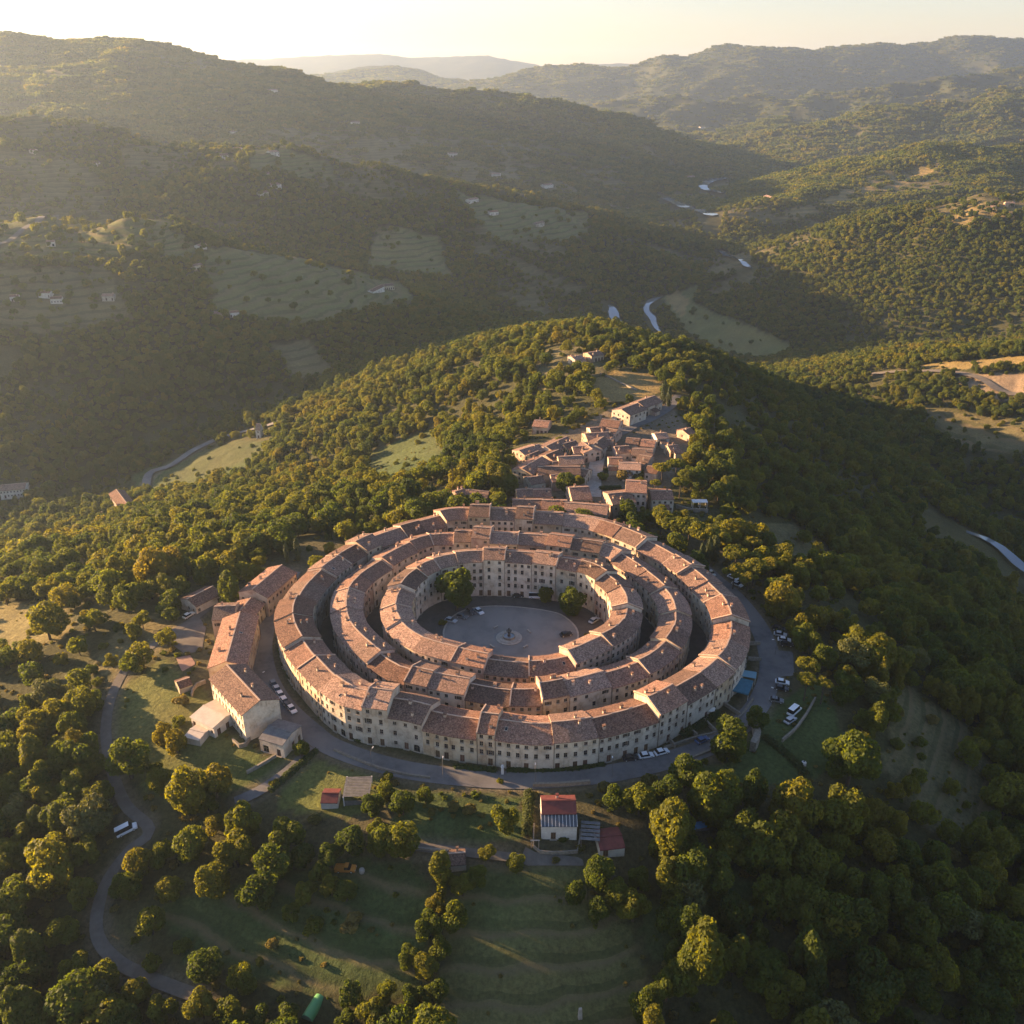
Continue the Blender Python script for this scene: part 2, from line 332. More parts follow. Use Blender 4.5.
def npmesh(name, V, Fq, mats, midx=None, smooth=False):
    """fast mesh from numpy quads (or tris)"""
    me = bpy.data.meshes.new(name); V = np.asarray(V, np.float32); Fq = np.asarray(Fq, np.int32); n, k = Fq.shape
    me.vertices.add(len(V)); me.vertices.foreach_set('co', V.ravel()); me.loops.add(n*k); me.loops.foreach_set('vertex_index', Fq.ravel())
    me.polygons.add(n); me.polygons.foreach_set('loop_start', np.arange(0, n*k, k, dtype=np.int32))
    for m in (mats if isinstance(mats, (list, tuple)) else [mats]): me.materials.append(m)
    if midx is not None: me.polygons.foreach_set('material_index', np.asarray(midx, np.int32))
    if smooth: me.polygons.foreach_set('use_smooth', np.ones(n, bool))
    me.update(calc_edges=True); me.validate(); return me
def thing(name, label, cat, loc=(0,0,0), rz=0.0, group=None):
    o = bpy.data.objects.new(name, None); COL.objects.link(o); o.location = loc; o.rotation_euler = (0,0,rz); o.empty_display_size = 1
    tag(o, label, cat, group); return o
def tag(o, label, cat, group=None):
    o['label'] = label; o['category'] = cat
    if group: o['group'] = group
    return o
def structure(o): o['kind'] = 'structure'; return o
def stuff(o, label, cat): o['kind'] = 'stuff'; o['label'] = label; o['category'] = cat; return o

# ------------------------------------------------------------------ open ground (fields, meadows, tracks) as world polygons
#        polygon in photo pixels                                                            colour      tree density  terrace step
FARG = (.115,.122,.042)
GREEN, DRY, DIRT, DULL, SCRUB = (.085,.105,.030), (.22,.165,.065), (.27,.20,.125), (.062,.085,.028), (.115,.105,.050)
OPEN = [
 ([(514,462),(520,447),(548,437),(585,426),(612,410),(640,400),(662,398),(692,430),(682,462),(662,512),(505,508),(515,485)], (.17,.14,.095), .12, 0),
 ([(-60,612),(0,606),(45,603),(78,616),(62,640),(20,652),(-60,660)], (.17,.145,.06), .08, 0),
 ([(95,645),(150,612),(195,622),(165,650),(110,672)], SCRUB, .25, 0),
 ([(116,690),(165,655),(208,690),(230,735),(262,765),(245,790),(195,805),(150,790),(122,745)], GREEN, .10, 0),
 ([(186,722),(245,735),(262,760),(300,742),(318,752),(262,795),(200,770)], GREEN, .02, 0),
 ([(275,778),(312,752),(372,772),(392,790),(385,805),(345,818),(285,808)], GREEN, 0, 0),
 ([(395,795),(525,798),(530,850),(400,850)], DULL, .04, 0),
 ([(165,905),(250,878),(330,862),(400,868),(432,900),(425,990),(300,1005),(180,965)], DULL, .02, 2.2),
 ([(445,880),(525,868),(600,866),(625,930),(660,1040),(430,1040)], (.082,.098,.034), .0, 2.4),
 ([(770,705),(830,690),(852,760),(805,795),(700,795),(690,770),(750,760)], DULL, .10, 0),
 ([(905,690),(965,725),(1005,780),(995,835),(930,835),(885,770)], SCRUB, .42, 3.0),
 ([(745,528),(805,528),(835,560),(790,572)], SCRUB, .08, 0),
 ([(640,905),(740,880),(780,905),(700,950),(645,950)], DULL, .55, 0),
 ([(588,382),(615,371),(656,376),(664,392),(640,404),(600,402)], DRY, .0, 0),
 ([(520,360),(575,345),(608,352),(600,375),(560,395),(530,390)], SCRUB, .55, 0),
 ([(365,455),(432,428),(445,455),(400,488),(372,488)], DULL, .10, 0),
 ([(200,252),(300,257),(400,282),(418,300),(330,325),(215,315)], FARG, .05, 6),
 ([(-20,224),(105,221),(200,250),(190,262),(60,262),(-20,262)], FARG, .16, 6),
 ([(-20,264),(105,265),(135,320),(50,335),(-20,318)], SCRUB, .15, 6),
 ([(272,345),(310,340),(338,372),(302,382)], SCRUB, .02, 6),
 ([(378,226),(440,238),(452,278),(366,268)], FARG, .03, 7),
 ([(452,192),(590,214),(588,236),(500,242)], FARG, .05, 7),
 ([(250,150),(330,162),(335,178),(250,172)], FARG, .1, 7),
 ([(120,150),(235,155),(240,175),(130,180)], SCRUB, .3, 7),
 ([(128,478),(180,455),(240,438),(280,438),(235,478),(150,494)], DULL, .08, 0),
 ([(662,298),(700,283),(692,302),(740,322),(792,345),(772,360),(720,352),(682,328)], FARG, .02, 0),
 ([(664,300),(676,290),(690,300),(684,318)], DRY, .0, 0),
 ([(955,378),(1045,372),(1045,402),(980,398)], DIRT, .16, 0),
 ([(915,405),(960,412),(1045,424),(1045,458),(950,448)], SCRUB, .28, 3),
 ([(770,215),(830,195),(880,175),(940,160),(930,175),(860,198),(790,222)], DRY, .25, 6),
 ([(940,218),(1045,200),(1045,212),(960,232)], DRY, .25, 6),
 ([(880,368),(960,362),(1045,356),(1045,364),(960,372)], DRY, .1, 0),
]
OPENW = [(px2w(p), c, d, t) for p, c, d, t in OPEN]
ROADPX = {
 'ring_road': ([(292,572),(280,596),(268,619),(262,645),(264,667),(271,687),(286,709),(310,731),(332,747),(380,764),(430,774),(500,780),(560,779),(620,772),(680,757),(720,741),(746,720),(762,698),(770,675),(768,650),(759,628),(744,607),(729,591),(712,577),(690,556)], 3.3, 0),
 'lane': ([(236,590),(212,606),(190,622),(162,640),(131,664),(113,694),(106,730),(112,770),(126,806),(150,831),(128,852),(108,880),(98,910),(98,938),(116,961),(150,979),(186,993),(205,999)], 1.5, 1),
 'side_lane': ([(313,748),(290,770),(262,790),(235,803)], 1.7, 0),
 'field_track': ([(400,846),(430,849),(465,853),(525,860)], 1.3, 1),
 'pale_street': ([(593.5,497),(594,480),(597,462),(600,452)], 3.4, 2),
 'village_road': ([(602,449),(612,438),(630,428),(650,419),(668,408),(680,396)], 3.0, 0),
 'valley_road': ([(146,492),(150,474),(172,466),(200,448),(230,436),(262,428),(280,422)], 3.2, 0),
 'hill_road': ([(-10,250),(14,238),(38,224),(56,216)], 3.5, 1),
 'east_track': ([(870,375),(930,372),(975,378),(1000,392),(1040,398)], 3.5, 1),
}
ROADS = {k: resample(smooth_line(px2w(p)[:, :2], 6), 2.0 if k not in ('valley_road','hill_road','east_track') else 5) for k, (p, hw, mt) in ROADPX.items()}
RIVERPX = {'river': ([(621,333),(618,325),(614,317),(612,309),(607,304)], 6.5), 'river_bend': ([(752,270),(744,265),(738,260),(729,257),(722,252),(716,251)], 6), 'river_branch': ([(660,333),(655,326),(652,318),(647,312),(647,305),(654,300),(663,297)], 4.5),
           'upper_river': ([(722,195),(715,192),(707,190),(702,187),(708,183),(718,180),(726,179)], 14), 'middle_river': ([(712,218),(701,213),(692,210),(685,209),(680,205),(672,201),(664,196)], 16), 'stream': ([(930,508),(938,516),(958,527),(985,541),(1004,556),(1040,590)], 3.0)}
RIVERS = {k: resample(smooth_line(px2w(p)[:, :2], 6), 6) for k, (p, hw) in RIVERPX.items()}

# ------------------------------------------------------------------ terrain sheet
ys = np.concatenate([np.linspace(-160, 66, 24)[:-1], np.arange(66, 820, 1.7), 820*1.0085**np.arange(1, 350)])
ys = ys[ys < 15000]
tx = np.concatenate([np.linspace(-2.4, -.72, 50)[:-1], np.linspace(-.72, .72, 470), np.linspace(.72, 2.4, 50)[1:]])
GX = (ys[:, None]+300)*tx[None, :]; GY = np.broadcast_to(ys[:, None], GX.shape); GZ = height(GX, GY)
nr, nc = GX.shape
TER = np.zeros(GX.size)
def ground_colour(x, y, z):
    n1 = fbm(x/60, y/60, 5)+.5; n2 = fbm(x/11+5, y/11, 4)+.5; n3 = fbm(x/2.5+5, y/2.5, 2)+.5
    c = np.array([.036,.040,.016])[None]*(1-n1[:, None])*1.2+np.array([.085,.078,.034])[None]*n1[:, None]
    c = c*(.7+.6*n2[:, None])
    pl = np.clip(1-np.abs(np.sqrt((x)**2+(y-255)**2)-92)/20, 0, 1)*.6
    c = c*(1-pl[:, None])+np.array([.10,.085,.05])[None]*pl[:, None]
    fd = np.clip((y-2600)/1500, 0, 1)[:, None]*.85; c = c*(1-fd)+np.array([.034,.043,.019])[None]*(.55+.9*n1[:, None])*fd
    cl = clearing(x, y)[:, None]*.85; TER[:] = np.maximum(TER, cl[:, 0]*(y < 2500)*.9); c = c*(1-cl)+np.array([.105,.092,.040])[None]*(.6+.8*n2[:, None])*cl
    for P, cc, dn, ts in OPENW:
        lo, hi = P[:, :2].min(0)-20, P[:, :2].max(0)+20
        k = (x > lo[0]) & (x < hi[0]) & (y > lo[1]) & (y < hi[1])
        if not k.any(): continue
        xx, yy = x[k]+(n2[k]-.5)*9, y[k]+(n1[k]-.5)*14
        ins = inpoly(xx, yy, P)
        col = np.array(cc)[None]*(.6+.55*n2[k][:, None]+.25*n3[k][:, None])
        mixd = np.clip((n1[k]-.45)*3, 0, 1)[:, None]*.45
        col = col*(1-mixd)+np.array(DRY if cc != DULL else (.10,.085,.042))[None]*mixd
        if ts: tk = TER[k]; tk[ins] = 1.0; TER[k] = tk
        ck = c[k]; ck[ins] = col[ins]; c[k] = ck
    for nm, L in ROADS.items():
        lo, hi = L.min(0)-8, L.max(0)+8
        k = (x > lo[0]) & (x < hi[0]) & (y > lo[1]) & (y < hi[1])
        if not k.any(): continue
        d = polydist(x[k], y[k], L[::4]); f = np.clip(1-(d-ROADPX[nm][1]-.5)/2.2, 0, 1)[:, None]*.7
        c[k] = c[k]*(1-f)+np.array([.16,.13,.085])[None]*f
    return c
xf, yf, zf = GX.ravel(), GY.ravel(), GZ.ravel()
gcol = ground_colour(xf, yf, zf)
q = np.arange(nr*nc).reshape(nr, nc)
faces = np.stack([q[:-1, :-1], q[:-1, 1:], q[1:, 1:], q[1:, :-1]], -1).reshape(-1, 4)
def groundmat():
    m = bpy.data.materials.new('ground_cover'); m.use_nodes = True; N = m.node_tree.nodes; L = m.node_tree.links
    b = N['Principled BSDF']; b.inputs['Roughness'].default_value = .95; b.inputs['Specular IOR Level'].default_value = .1
    at = N.new('ShaderNodeAttribute'); at.attribute_name = 'cover'; tc = N.new('ShaderNodeTexCoord')
    n = N.new('ShaderNodeTexNoise'); n.inputs['Scale'].default_value = .9; n.inputs['Detail'].default_value = 6; n.inputs['Roughness'].default_value = .7; L.new(tc.outputs['Object'], n.inputs['Vector'])
    hs = N.new('ShaderNodeHueSaturation'); L.new(at.outputs['Color'], hs.inputs['Color']); L.new(ramp2(N, L, n.outputs[0], .0, 2.05), hs.inputs['Value']); ta = N.new('ShaderNodeAttribute'); ta.attribute_name = 'terrace'; ge = N.new('ShaderNodeNewGeometry'); sx = N.new('ShaderNodeSeparateXYZ'); L.new(ge.outputs['Position'], sx.inputs[0])
    def mth(op, a, c=None):
        x = N.new('ShaderNodeMath'); x.operation = op
        for i, v in enumerate((a, c)):
            if v is None: continue
            if isinstance(v, (int, float)): x.inputs[i].default_value = v
            else: L.new(v, x.inputs[i])
        return x.outputs[0]
    n3 = N.new('ShaderNodeTexNoise'); n3.inputs['Scale'].default_value = .02; n3.inputs['Detail'].default_value = 3; L.new(tc.outputs['Object'], n3.inputs['Vector'])
    n2b = N.new('ShaderNodeTexNoise'); n2b.inputs['Scale'].default_value = .12; n2b.inputs['Detail'].default_value = 5; L.new(tc.outputs['Object'], n2b.inputs['Vector'])
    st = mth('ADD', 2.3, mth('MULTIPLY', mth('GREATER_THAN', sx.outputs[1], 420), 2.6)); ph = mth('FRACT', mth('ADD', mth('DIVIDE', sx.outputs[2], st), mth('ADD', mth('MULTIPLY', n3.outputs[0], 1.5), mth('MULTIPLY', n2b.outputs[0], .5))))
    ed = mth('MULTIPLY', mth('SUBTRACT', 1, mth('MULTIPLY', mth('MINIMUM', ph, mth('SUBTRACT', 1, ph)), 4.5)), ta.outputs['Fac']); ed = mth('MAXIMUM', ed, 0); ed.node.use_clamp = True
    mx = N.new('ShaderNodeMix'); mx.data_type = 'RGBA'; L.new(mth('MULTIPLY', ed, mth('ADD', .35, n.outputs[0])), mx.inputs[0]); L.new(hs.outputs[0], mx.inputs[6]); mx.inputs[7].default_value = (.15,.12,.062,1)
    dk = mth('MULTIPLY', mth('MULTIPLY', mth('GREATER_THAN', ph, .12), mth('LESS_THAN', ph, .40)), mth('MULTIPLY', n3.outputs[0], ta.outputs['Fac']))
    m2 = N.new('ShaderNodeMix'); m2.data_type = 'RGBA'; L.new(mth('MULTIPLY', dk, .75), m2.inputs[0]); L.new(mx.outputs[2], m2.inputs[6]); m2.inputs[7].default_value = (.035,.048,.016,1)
    L.new(m2.outputs[2], b.inputs['Base Color'])
    n2 = N.new('ShaderNodeTexNoise'); n2.inputs['Scale'].default_value = .11; n2.inputs['Detail'].default_value = 8; n2.inputs['Roughness'].default_value = .75; L.new(tc.outputs['Object'], n2.inputs['Vector'])
    bp = N.new('ShaderNodeBump'); bp.inputs['Strength'].default_value = .8; bp.inputs['Distance'].default_value = 2.5; L.new(n2.outputs[0], bp.inputs['Height']); L.new(bp.outputs[0], b.inputs['Normal'])
    return m
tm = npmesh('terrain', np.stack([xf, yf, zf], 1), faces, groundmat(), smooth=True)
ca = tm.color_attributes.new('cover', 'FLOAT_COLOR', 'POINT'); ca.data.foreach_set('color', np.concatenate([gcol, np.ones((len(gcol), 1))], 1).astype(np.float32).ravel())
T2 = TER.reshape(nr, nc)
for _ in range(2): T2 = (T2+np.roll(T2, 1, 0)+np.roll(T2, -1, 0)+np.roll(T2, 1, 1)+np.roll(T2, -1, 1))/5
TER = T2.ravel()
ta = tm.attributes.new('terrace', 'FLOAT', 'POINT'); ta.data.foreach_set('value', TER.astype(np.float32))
structure(link_obj('terrain', tm))

# ------------------------------------------------------------------ roads, river
def strip(name, L, hw, m, off, zfix=None, closed=False, sub=2):
    Nn = normals2(L, closed); rows = []
    for k in np.linspace(-1, 1, sub+1):
        P = L+Nn*hw*k; rows.append(np.column_stack([P, height(P[:, 0], P[:, 1])+off if zfix is None else np.full(len(P), zfix)]))
    if zfix is None:
        zm = np.max([r[:, 2] for r in rows], 0) if hw < 5 else None
        for r in rows:
            if zm is not None: r[:, 2] = .6*zm+.4*r[:, 2]
    V = np.concatenate(rows); n = len(L); Fq = []
    for a in range(sub):
        for i in range(n if closed else n-1):
            j = (i+1) % n; Fq.append((a*n+i, a*n+j, (a+1)*n+j, (a+1)*n+i)[::-1])
    return structure(link_obj(name, npmesh(name, V, Fq, m, smooth=True)))
for k, L in ROADS.items():
    far = k in ('valley_road','hill_road','east_track')
    strip(k, L, ROADPX[k][1], [ASPH, LANE, PALESTREET][ROADPX[k][2]], 1.0 if far else .16, sub=4)
water = mat('river_water', (.16,.18,.19), rough=.08, spec=1.0, bump=.05, bscale=.3)
def water_strip(name, L, hw):
    Nn = normals2(L); zs = np.max([height(*(L+Nn*hw*k).T) for k in (-1, -.5, 0, .5, 1)], 0)
    for _ in range(6): zs = np.convolve(np.pad(zs, 2, 'edge'), np.ones(5)/5, 'valid')
    e = hw*(1+0.6*(vnoise(L[:, 0]/22, L[:, 1]/22)[:, None]-.5))*np.clip(np.minimum(np.arange(len(L)), np.arange(len(L))[::-1])/3+.08, 0, 1)[:, None]; V = np.vstack([np.column_stack([L+Nn*e, zs+.35]), np.column_stack([L-Nn*e, zs+.35])]); n = len(L)
    return structure(link_obj(name, npmesh(name, V, [(i, n+i, n+i+1, i+1) for i in range(n-1)], water)))
for k, L in RIVERS.items(): water_strip(k, L, RIVERPX[k][1])
print('terrain', round(time.time()-T0, 1))
# ------------------------------------------------------------------ window, door meshes (wall plane y=0, outside is -y, origin bottom centre)
WIN = {}
def window_mesh(kind, w, h):
    key = (kind, round(w, 2), round(h, 2))
    if key in WIN: return WIN[key]
    m = MB()
    if kind in ('window', 'shuttered'):
        m.quad([(-w/2,.17,0),(w/2,.17,0),(w/2,.17,h),(-w/2,.17,h)], 0)
        for x in (-w/2+.04, 0, w/2-.04): m.box((x,.14,0),(.08,.05,h), 1)
        for z in (0, h*.5-.03, h-.08): m.box((0,.135,z),(w-.16,.045,.08), 1)
        m.box((0,-.03,-.1),(w+.3,.3,.09), 2)
        if kind == 'shuttered':
            for s in (-1, 1):
                m.box((s*(w*.75+.03),-.04,.02),(w*.48,.05,h-.04), 3)
    elif kind == 'arched':
        pts = [(-w/2,.2,0),(w/2,.2,0)]+[(w/2*math.cos(a),.2,h-w*.5+w*.5*math.sin(a)) for a in np.linspace(0, math.pi, 9)]
        m.quad(pts, 0)
        m.box((0,.15,0),(.08,.05,h-.05), 1); m.box((0,.145,h*.55),(w*.9,.045,.07), 1)
        for s in (-1, 1):      # spandrels closing the arch inside the square opening
            arc = [(s*w/2*math.cos(a),.05,h-w*.5+w*.5*math.sin(a)) for a in np.linspace(0, math.pi/2, 6)]
            m.quad([(s*w/2,.05,h)]+(arc if s < 0 else arc)[::1], 2)
        m.box((0,-.03,-.1),(w+.25,.25,.09), 2)
    elif kind == 'door':
        m.quad([(-w/2,.2,0),(w/2,.2,0),(w/2,.2,h),(-w/2,.2,h)], 3)
        m.box((0,.16,0),(.05,.06,h), 1); m.box((0,-.06,-.12),(w+.5,.5,.12), 2)
        for z in (.3, h*.55): 
            for x in (-w/4, w/4): m.box((x,.165,z),(w*.32,.06,h*.32), 3)
    WIN[key] = m.mesh(kind, [GLASS, FRAME, KERB, WOOD if kind == 'door' else SHUT]); return WIN[key]

def panel(m, A, B, z0, z1, opens, ctr, gz):
    """one flat wall panel from A to B with real recessed openings; returns where the windows go"""
    A, B = np.array(A[:2]), np.array(B[:2]); d = B-A; L = np.linalg.norm(d); d = d/L; n = np.array([d[1], -d[0]])
    if np.dot((A+B)/2-ctr, n) < 0: A, B = B, A; d = -d; n = -n
    out = []
    def P(u, v, dep=0.): q = A+d*u-n*dep; return (q[0], q[1], v)
    def Q(u0, u1, v0, v1):
        if u1-u0 > 1e-4 and v1-v0 > 1e-4: m.quad([P(u0,v0),P(u1,v0),P(u1,v1),P(u0,v1)], 0)
    rows = {}
    for o in opens:
        if o[1]-.1 > z0 and o[1]+o[3] < z1-.12 and o[0]-o[2]/2 > .2 and o[0]+o[2]/2 < L-.2: rows.setdefault(round(o[1], 2), []).append(o)
    v = z0
    for r in sorted(rows):
        os_ = sorted(rows[r]); hh = max(o[3] for o in os_)
        if r < v: continue
        Q(0, L, v, r); u = 0
        for (uc, vb, w, h, kind) in os_:
            u0, u1 = uc-w/2, uc+w/2; Q(u, u0, r, r+hh); Q(u0, u1, r+h, r+hh); D = .25
            m.quad([P(u0,r),P(u0,r,D),P(u0,r+h,D),P(u0,r+h)], 0); m.quad([P(u1,r,D),P(u1,r),P(u1,r+h),P(u1,r+h,D)], 0)
            m.quad([P(u0,r+h),P(u0,r+h,D),P(u1,r+h,D),P(u1,r+h)], 0); m.quad([P(u0,r,D),P(u0,r),P(u1,r),P(u1,r,D)], 0)
            m.quad([P(u0,r,D),P(u1,r,D),P(u1,r+h,D),P(u0,r+h,D)], 0)
            out.append((P(uc, r), math.atan2(n[0], -n[1]), kind, w, h)); u = u1
        Q(u, L, r, r+hh); v = r+hh
    Q(0, L, v, z1)
    return out
def openings(L, gz, ze, rnd, style, cols=None):
    """rows of windows for one panel of length L from ground gz to eaves ze"""
    Ht = ze-gz; nf = max(1, int(round(Ht/3.05))); fh = Ht/nf; res = []
    c = cols or max(1, int(round(L/2.75))); us = [(i+.5)/c*L+rnd.uniform(-.12, .12) for i in range(c)]
    for f in range(nf):
        for u in us:
            if rnd.random() < .06: continue
            if f == 0:
                k = rnd.random()
                if k < .34: res.append((u, gz+.12, 1.25, 2.3, 'door'))
                elif k < .5 and L/c > 2.9: res.append((u, gz+.12, 1.9, 2.4, 'arched'))
                elif k < .85: res.append((u, gz+1.15, 1.0, 1.2, 'arched' if style == 2 else 'window'))
            else:
                top = f == nf-1 and nf > 1
                h = 1.1 if top else 1.55
                kk = 'arched' if style == 2 and not top else ('shuttered' if rnd.random() < (.3 if style == 1 else .12) and L/c > 2.4 else 'window')
                res.append((u, gz+f*fh+(.95 if not top else 1.1 if fh > 2.9 else .9), 1.0, h, kk))
    # same row heights per floor: keep one sill height in each band
    return res
CAMXY = np.array([0., 0.])
def build_house(name, label, cat, group, O, I, gz, zeO, zeI, zr, wm, rm, rnd, style=0, ends=(False, False), fO=True, fI=True, over=.45, chim=2, parapet=False, gO=None, gI=None, endwin=(False, False), roofcols=None, wroof=None):
    O, I = np.array(O, float), np.array(I, float); ctr = (O.mean(0)+I.mean(0))/2; k = len(O)
    gO = gz if gO is None else gO; gI = gz if gI is None else gI; zb = min(gz, gO, gI)
    root = thing(name, label, cat, (ctr[0], ctr[1], zb), 0, group); off = np.array([ctr[0], ctr[1], zb])
    # shrink ends by 15 mm so neighbours never share a plane
    for A in (O, I):
        d0 = (A[1]-A[0])/np.linalg.norm(A[1]-A[0]); d1 = (A[-2]-A[-1])/np.linalg.norm(A[-2]-A[-1]); A[0] += d0*.015; A[-1] += d1*.015
    Rg = (O+I)/2; m = MB(); wins = []
    for S, ze, g, do in ((O, zeO, gO, fO), (I, zeI, gI, fI)):
        for a, b in zip(S[:-1], S[1:]):
            L = np.linalg.norm(b-a); mid = (a+b)/2; nn = mid-ctr
            wins += panel(m, a, b, g-2.0, ze, openings(L, g, ze, rnd, style) if do else [], ctr, g)
    for e, idx in ((0, 0), (1, -1)):
        a, b, r = O[idx], I[idx], Rg[idx]; zl = min(zeO, zeI); g = min(gO, gI)
        L = np.linalg.norm(b-a)
        wins += panel(m, a, b, g-2.0, zl, openings(L, g, zl, rnd, style) if endwin[e] else [], ctr, g)
        m.quad([(*a, zl), (*b, zl), (*b, zeI), (*r, zr), (*a, zeO)], 0)
    m.v = [tuple(np.array(v)-off) for v in m.v]
    m.obj('wall', wm, root)
    for p, rz, kind, w_, h_ in wins:
        o = link_obj(kind if kind == 'door' else 'window', window_mesh(kind, w_, h_), root, Vector(np.array(p)-off)); o.rotation_euler = (0,0,rz)
    if chim > 0 and k > 1:
        for S, ze, g in ((O, zeO, gO), (I, zeI, gI)):
            if rnd.random() < .3: continue
            tv = (S[1]-S[0])/np.linalg.norm(S[1]-S[0]); nn = np.array([-tv[1], tv[0]]); nn = nn*np.sign(np.dot(nn, S[0]-Rg[0])); p = S[0]+tv*.2+nn*.09
            if np.dot(nn, -p) < -20: continue
            dm_ = MB(); dm_.tube((0,0,0), (0,0,ze-g+.1), .07, .07, 6); dm_.obj('drainpipe', BARK, root, (p[0]-off[0], p[1]-off[1], g-.1-off[2]))
    # roof slab with overhang
    rmb = MB(); th = .22
    def slope(S, ze, sgn):
        wv = S-Rg; wl = np.linalg.norm(wv, axis=1)[:, None]; sl = (zr-ze)/wl[:, 0]; E = S+wv/wl*over; zE = ze-sl*over
        rg = np.column_stack([Rg, np.full(k, zr)]); eg = np.column_stack([E, zE]); s = np.concatenate([[0], np.cumsum(np.linalg.norm(np.diff(Rg, axis=0), axis=1))]); sd = np.hypot(wl[:, 0]+over, zr-zE)
        up = np.array([0, 0, th])
        for i in range(k-1):
            q_ = [eg[i]+up, eg[i+1]+up, rg[i+1]+up, rg[i]+up]; uv = [(s[i], 0), (s[i+1], 0), (s[i+1], sd[i+1]), (s[i], sd[i])]
            b_ = [eg[i], eg[i+1], rg[i+1], rg[i]]
            if sgn < 0: q_ = q_[::-1]; uv = uv[::-1]; b_ = b_[::-1]
            rmb.quad(q_, 0, uv); rmb.quad(b_[::-1], 0, uv)
            rmb.quad([eg[i], eg[i+1], eg[i+1]+up, eg[i]+up][::sgn], 0, [(s[i],0),(s[i+1],0),(s[i+1],.2),(s[i],.2)])
        for i in (0, k-1): rmb.quad([eg[i], rg[i], rg[i]+up, eg[i]+up], 0)
        return eg, rg
    cr = np.cross(np.append(O[-1]-O[0], 0), np.append(O[0]-Rg[0], 0))[2]; sg = -1 if cr > 0 else 1
    eO, rg = slope(O, zeO, sg); eI, _ = slope(I, zeI, -sg)
    for i in range(k-1):      # mortared ridge tiles
        a, b = rg[i], rg[i+1]; mid = (a+b)/2; L = np.linalg.norm(b-a)
        rmb.box((mid[0], mid[1], zr+th-.03), (L+.02, .42, .15), 1, math.atan2(b[1]-a[1], b[0]-a[0]))
    rmb.v = [tuple(np.array(v)-off) for v in rmb.v]
    roof = rmb.obj('roof', [rm, wroof or CAP], root)
    for c in range(chim):
        t = rnd.uniform(.1, .9)*(k-1); i = min(int(t), k-2); f = t-i; sd = rnd.random() < .5; S, ze = (O, zeO) if sd else (I, zeI)
        p = Rg[i]*(1-f)+Rg[i+1]*f; e = S[i]*(1-f)+S[i+1]*f; g_ = rnd.uniform(.12, .75); q_ = p+(e-p)*g_; zz = zr+(ze-zr)*g_
        cm = MB(); an = math.atan2(*(Rg[i+1]-Rg[i])[::-1]); s_ = rnd.uniform(.5, .8)
        cm.box((0,0,-.35),(s_, s_*.8, 1.25), 0, an); cm.box((0,0,.9),(s_*1.3, s_*1.1, .1), 1, an)
        for u in (-.14, .14): cm.box((u*math.cos(an), u*math.sin(an), 1.0),(.12,.12,.22), 1, an)
        cm.box((0,0,1.22),(s_*1.25, s_*1.05, .08), 1, an)
        cm.obj('chimney', [CHIM, rm], roof, Vector((q_[0]-off[0], q_[1]-off[1], zz+th-off[2])))
    for c in range(rnd.choice([0, 0, 0, 1]) if chim > 1 else 0):
        i = rnd.randrange(k-1); S, ze = (O, zeO) if rnd.random() < .5 else (I, zeI); p = (Rg[i]+Rg[i+1])/2; e = (S[i]+S[i+1])/2; wv = e-p; wl = np.linalg.norm(wv); g_ = rnd.uniform(.25, .7); q_ = p+wv*g_; zz = zr+(ze-zr)*g_; dz = (ze-zr)/wl
        u = np.append(wv/wl, dz); tv = np.append((Rg[i+1]-Rg[i])/np.linalg.norm(Rg[i+1]-Rg[i]), 0); ctr3 = np.append(q_, zz+th)-off; sm_ = MB()
        up_ = np.array([0,0,.09]); a_, b_ = .42, .6; cc = [ctr3-tv*a_-u*b_, ctr3+tv*a_-u*b_, ctr3+tv*a_+u*b_, ctr3-tv*a_+u*b_]; tp = [q1+up_ for q1 in cc]; inn = [ctr3+(q1-ctr3)*.78+up_*1.05 for q1 in cc]
        for j in range(4): sm_.quad([cc[j], cc[(j+1) % 4], tp[(j+1) % 4], tp[j]], 0); sm_.quad([tp[j], tp[(j+1) % 4], inn[(j+1) % 4], inn[j]], 0)
        sm_.quad(inn, 1); sm_.obj('skylight', [CHIM, GLASS], roof)
    if parapet:
        i = 0; pm = MB()
        for (a, za, b, zb_) in ((eO[0], eO[0][2], rg[0], zr), (rg[0], zr, eI[0], eI[0][2])):
            d = (Rg[1]-Rg[0])/np.linalg.norm(Rg[1]-Rg[0])*.38; d = np.array([d[0], d[1], 0]); s_ = d*.02
            lo = [np.array([a[0],a[1],za])+s_, np.array([b[0],b[1],zb_])+s_]; hi = [p+np.array([0,0,th+.32]) for p in lo]
            pm.quad([hi[0], hi[1], hi[1]+d, hi[0]+d]); pm.quad([lo[0], lo[1], hi[1], hi[0]]); pm.quad([lo[0]+d, lo[1]+d, hi[1]+d, hi[0]+d]); pm.quad([lo[0], lo[0]+d, hi[0]+d, hi[0]]); pm.quad([lo[1], lo[1]+d, hi[1]+d, hi[1]])
        pm.v = [tuple(np.array(v)-off) for v in pm.v]; pm.obj('parapet', CAP, root)
